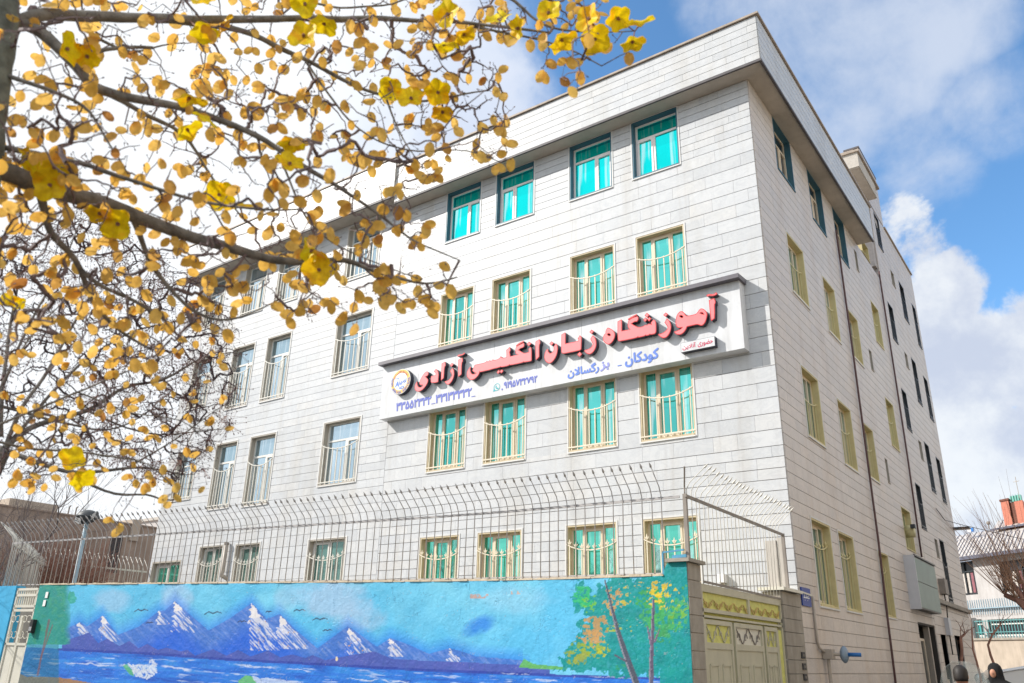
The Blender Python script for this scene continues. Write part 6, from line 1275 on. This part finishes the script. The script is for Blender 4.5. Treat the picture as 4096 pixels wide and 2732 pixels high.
t2=thing('berry_tree','darker bare tree with reddish berry clusters behind the golden one at the left','tree')
Bd=7.2
limbs2=[('trunk',[(-150,1700,Bd),(-90,1300,Bd),(-30,1100,Bd),(10,1029,Bd)],60,40,'bark'),
('limb',[(10,1029,Bd),(68,978,Bd),(205,944,Bd),(284,886,Bd),(376,875,Bd),(461,817,Bd-.1),(530,810,Bd-.1)],15,3,'bark'),
('limb',[(10,1029,Bd),(50,930,Bd),(100,870,Bd+.2),(160,760,Bd+.3),(230,640,Bd+.4)],12,4,'bark'),
('limb',[(0,1000,Bd),(5,900,Bd),(30,700,Bd+.3),(60,560,Bd+.4)],12,4,'bark'),
('limb',[(-20,960,Bd),(40,800,Bd+.2),(90,700,Bd+.3),(150,600,Bd+.4),(180,520,Bd+.4)],10,3,'bark'),
('limb',[(0,930,Bd),(60,945,Bd),(120,965,Bd),(232,990,Bd),(300,975,Bd),(342,944,Bd)],9,3,'bark'),
('limb',[(-10,1025,Bd),(85,1062,Bd-.2),(157,1088,Bd-.3),(239,1081,Bd-.4),(332,1068,Bd-.5),(417,1091,Bd-.6)],13,4,'bark'),
('limb',[(167,1092,Bd-.3),(239,1130,Bd-.4),(290,1139,Bd-.4),(342,1129,Bd-.5),(362,1147,Bd-.5),(395,1147,Bd-.5)],8,4,'bark'),
('limb',[(30,1010,Bd),(120,900,Bd),(200,820,Bd+.1),(300,760,Bd+.2),(400,740,Bd+.2),(500,700,Bd+.2)],10,3,'bark'),
('limb',[(205,944,Bd),(290,985,Bd),(370,1000,Bd),(450,990,Bd-.1),(530,985,Bd-.1)],7,2,'bark'),
('limb',[(290,1075,Bd-.4),(400,1010,Bd-.4),(470,960,Bd-.4),(530,920,Bd-.4)],5,2,'bark')]
regb=[(-20,560),(180,470),(420,600),(520,700),(560,760),(545,880),(525,1000),(480,1090),(380,1110),(200,1040),(60,1120),(-20,1080)]
tg2,R2=build_tree(t2,limbs2,regb,0,1700,.0,43,None,'twig_dark',.0022,1,.5)
mb=MB(); R=random.Random(77); nb=0
for (T_,p,par) in tg2:
    x,y=T_[0],T_[1]
    if nb<330 and (R.random()<(.35 if x>200 or y<700 else .12)):
        nb+=1
        for q in range(R.randint(7,16)):
            s=p; e=p+Vector((R.gauss(0,.06),R.gauss(0,.06),R.gauss(-.03,.06))); mb.tube([s,e],[.0014,.0012],3,cap=False); mb.ball(e,.0062,1,4,3)
mb.build('berry_clusters',['twig_red','berry'],t2,kind='stuff')
t3=thing('gold_leaf_branch','lower branch of small golden leaves hanging at the left above the fence','tree branch')
limbs3=[('limb',[(-200,1150,5.9),(-60,1000,5.9),(60,950,5.9),(180,900,5.9),(300,850,5.9),(420,800,5.8)],10,3,'bark'),('limb',[(-60,1000,5.9),(60,1030,5.9),(200,1040,5.8),(340,1060,5.7),(400,1120,5.6)],8,3,'bark'),('limb',[(-60,1000,5.9),(20,850,6.),(80,760,6.),(140,700,6.)],8,3,'bark'),('limb',[(180,900,5.9),(300,950,5.9),(420,960,5.8),(470,1010,5.8)],5,2,'bark')]
tg3,R3=build_tree(t3,limbs3,reg2,140,90,.06,47,None,'twig',.0022,1,.5,[(270,1200),(272,1212),(255,1190),(385,1140),(395,1155),(400,1135),(470,1120),(60,1100),(75,1110),(200,1090)])
add_leaves(t3,tg3,R3,.064)
for i,(x,y) in enumerate(((40,695),(18,690),(165,1053),(187,1098))):
    p=Vector(far(x*K,y*K,5.5 if i>1 else 6.)); s=(.15 if i>1 else .10); o=ob('flower',FME[i%5],t3); o.matrix_local=Matrix.Translation(p)@orient(p,R3,50,180)@Matrix.Diagonal((s,s,s,1))
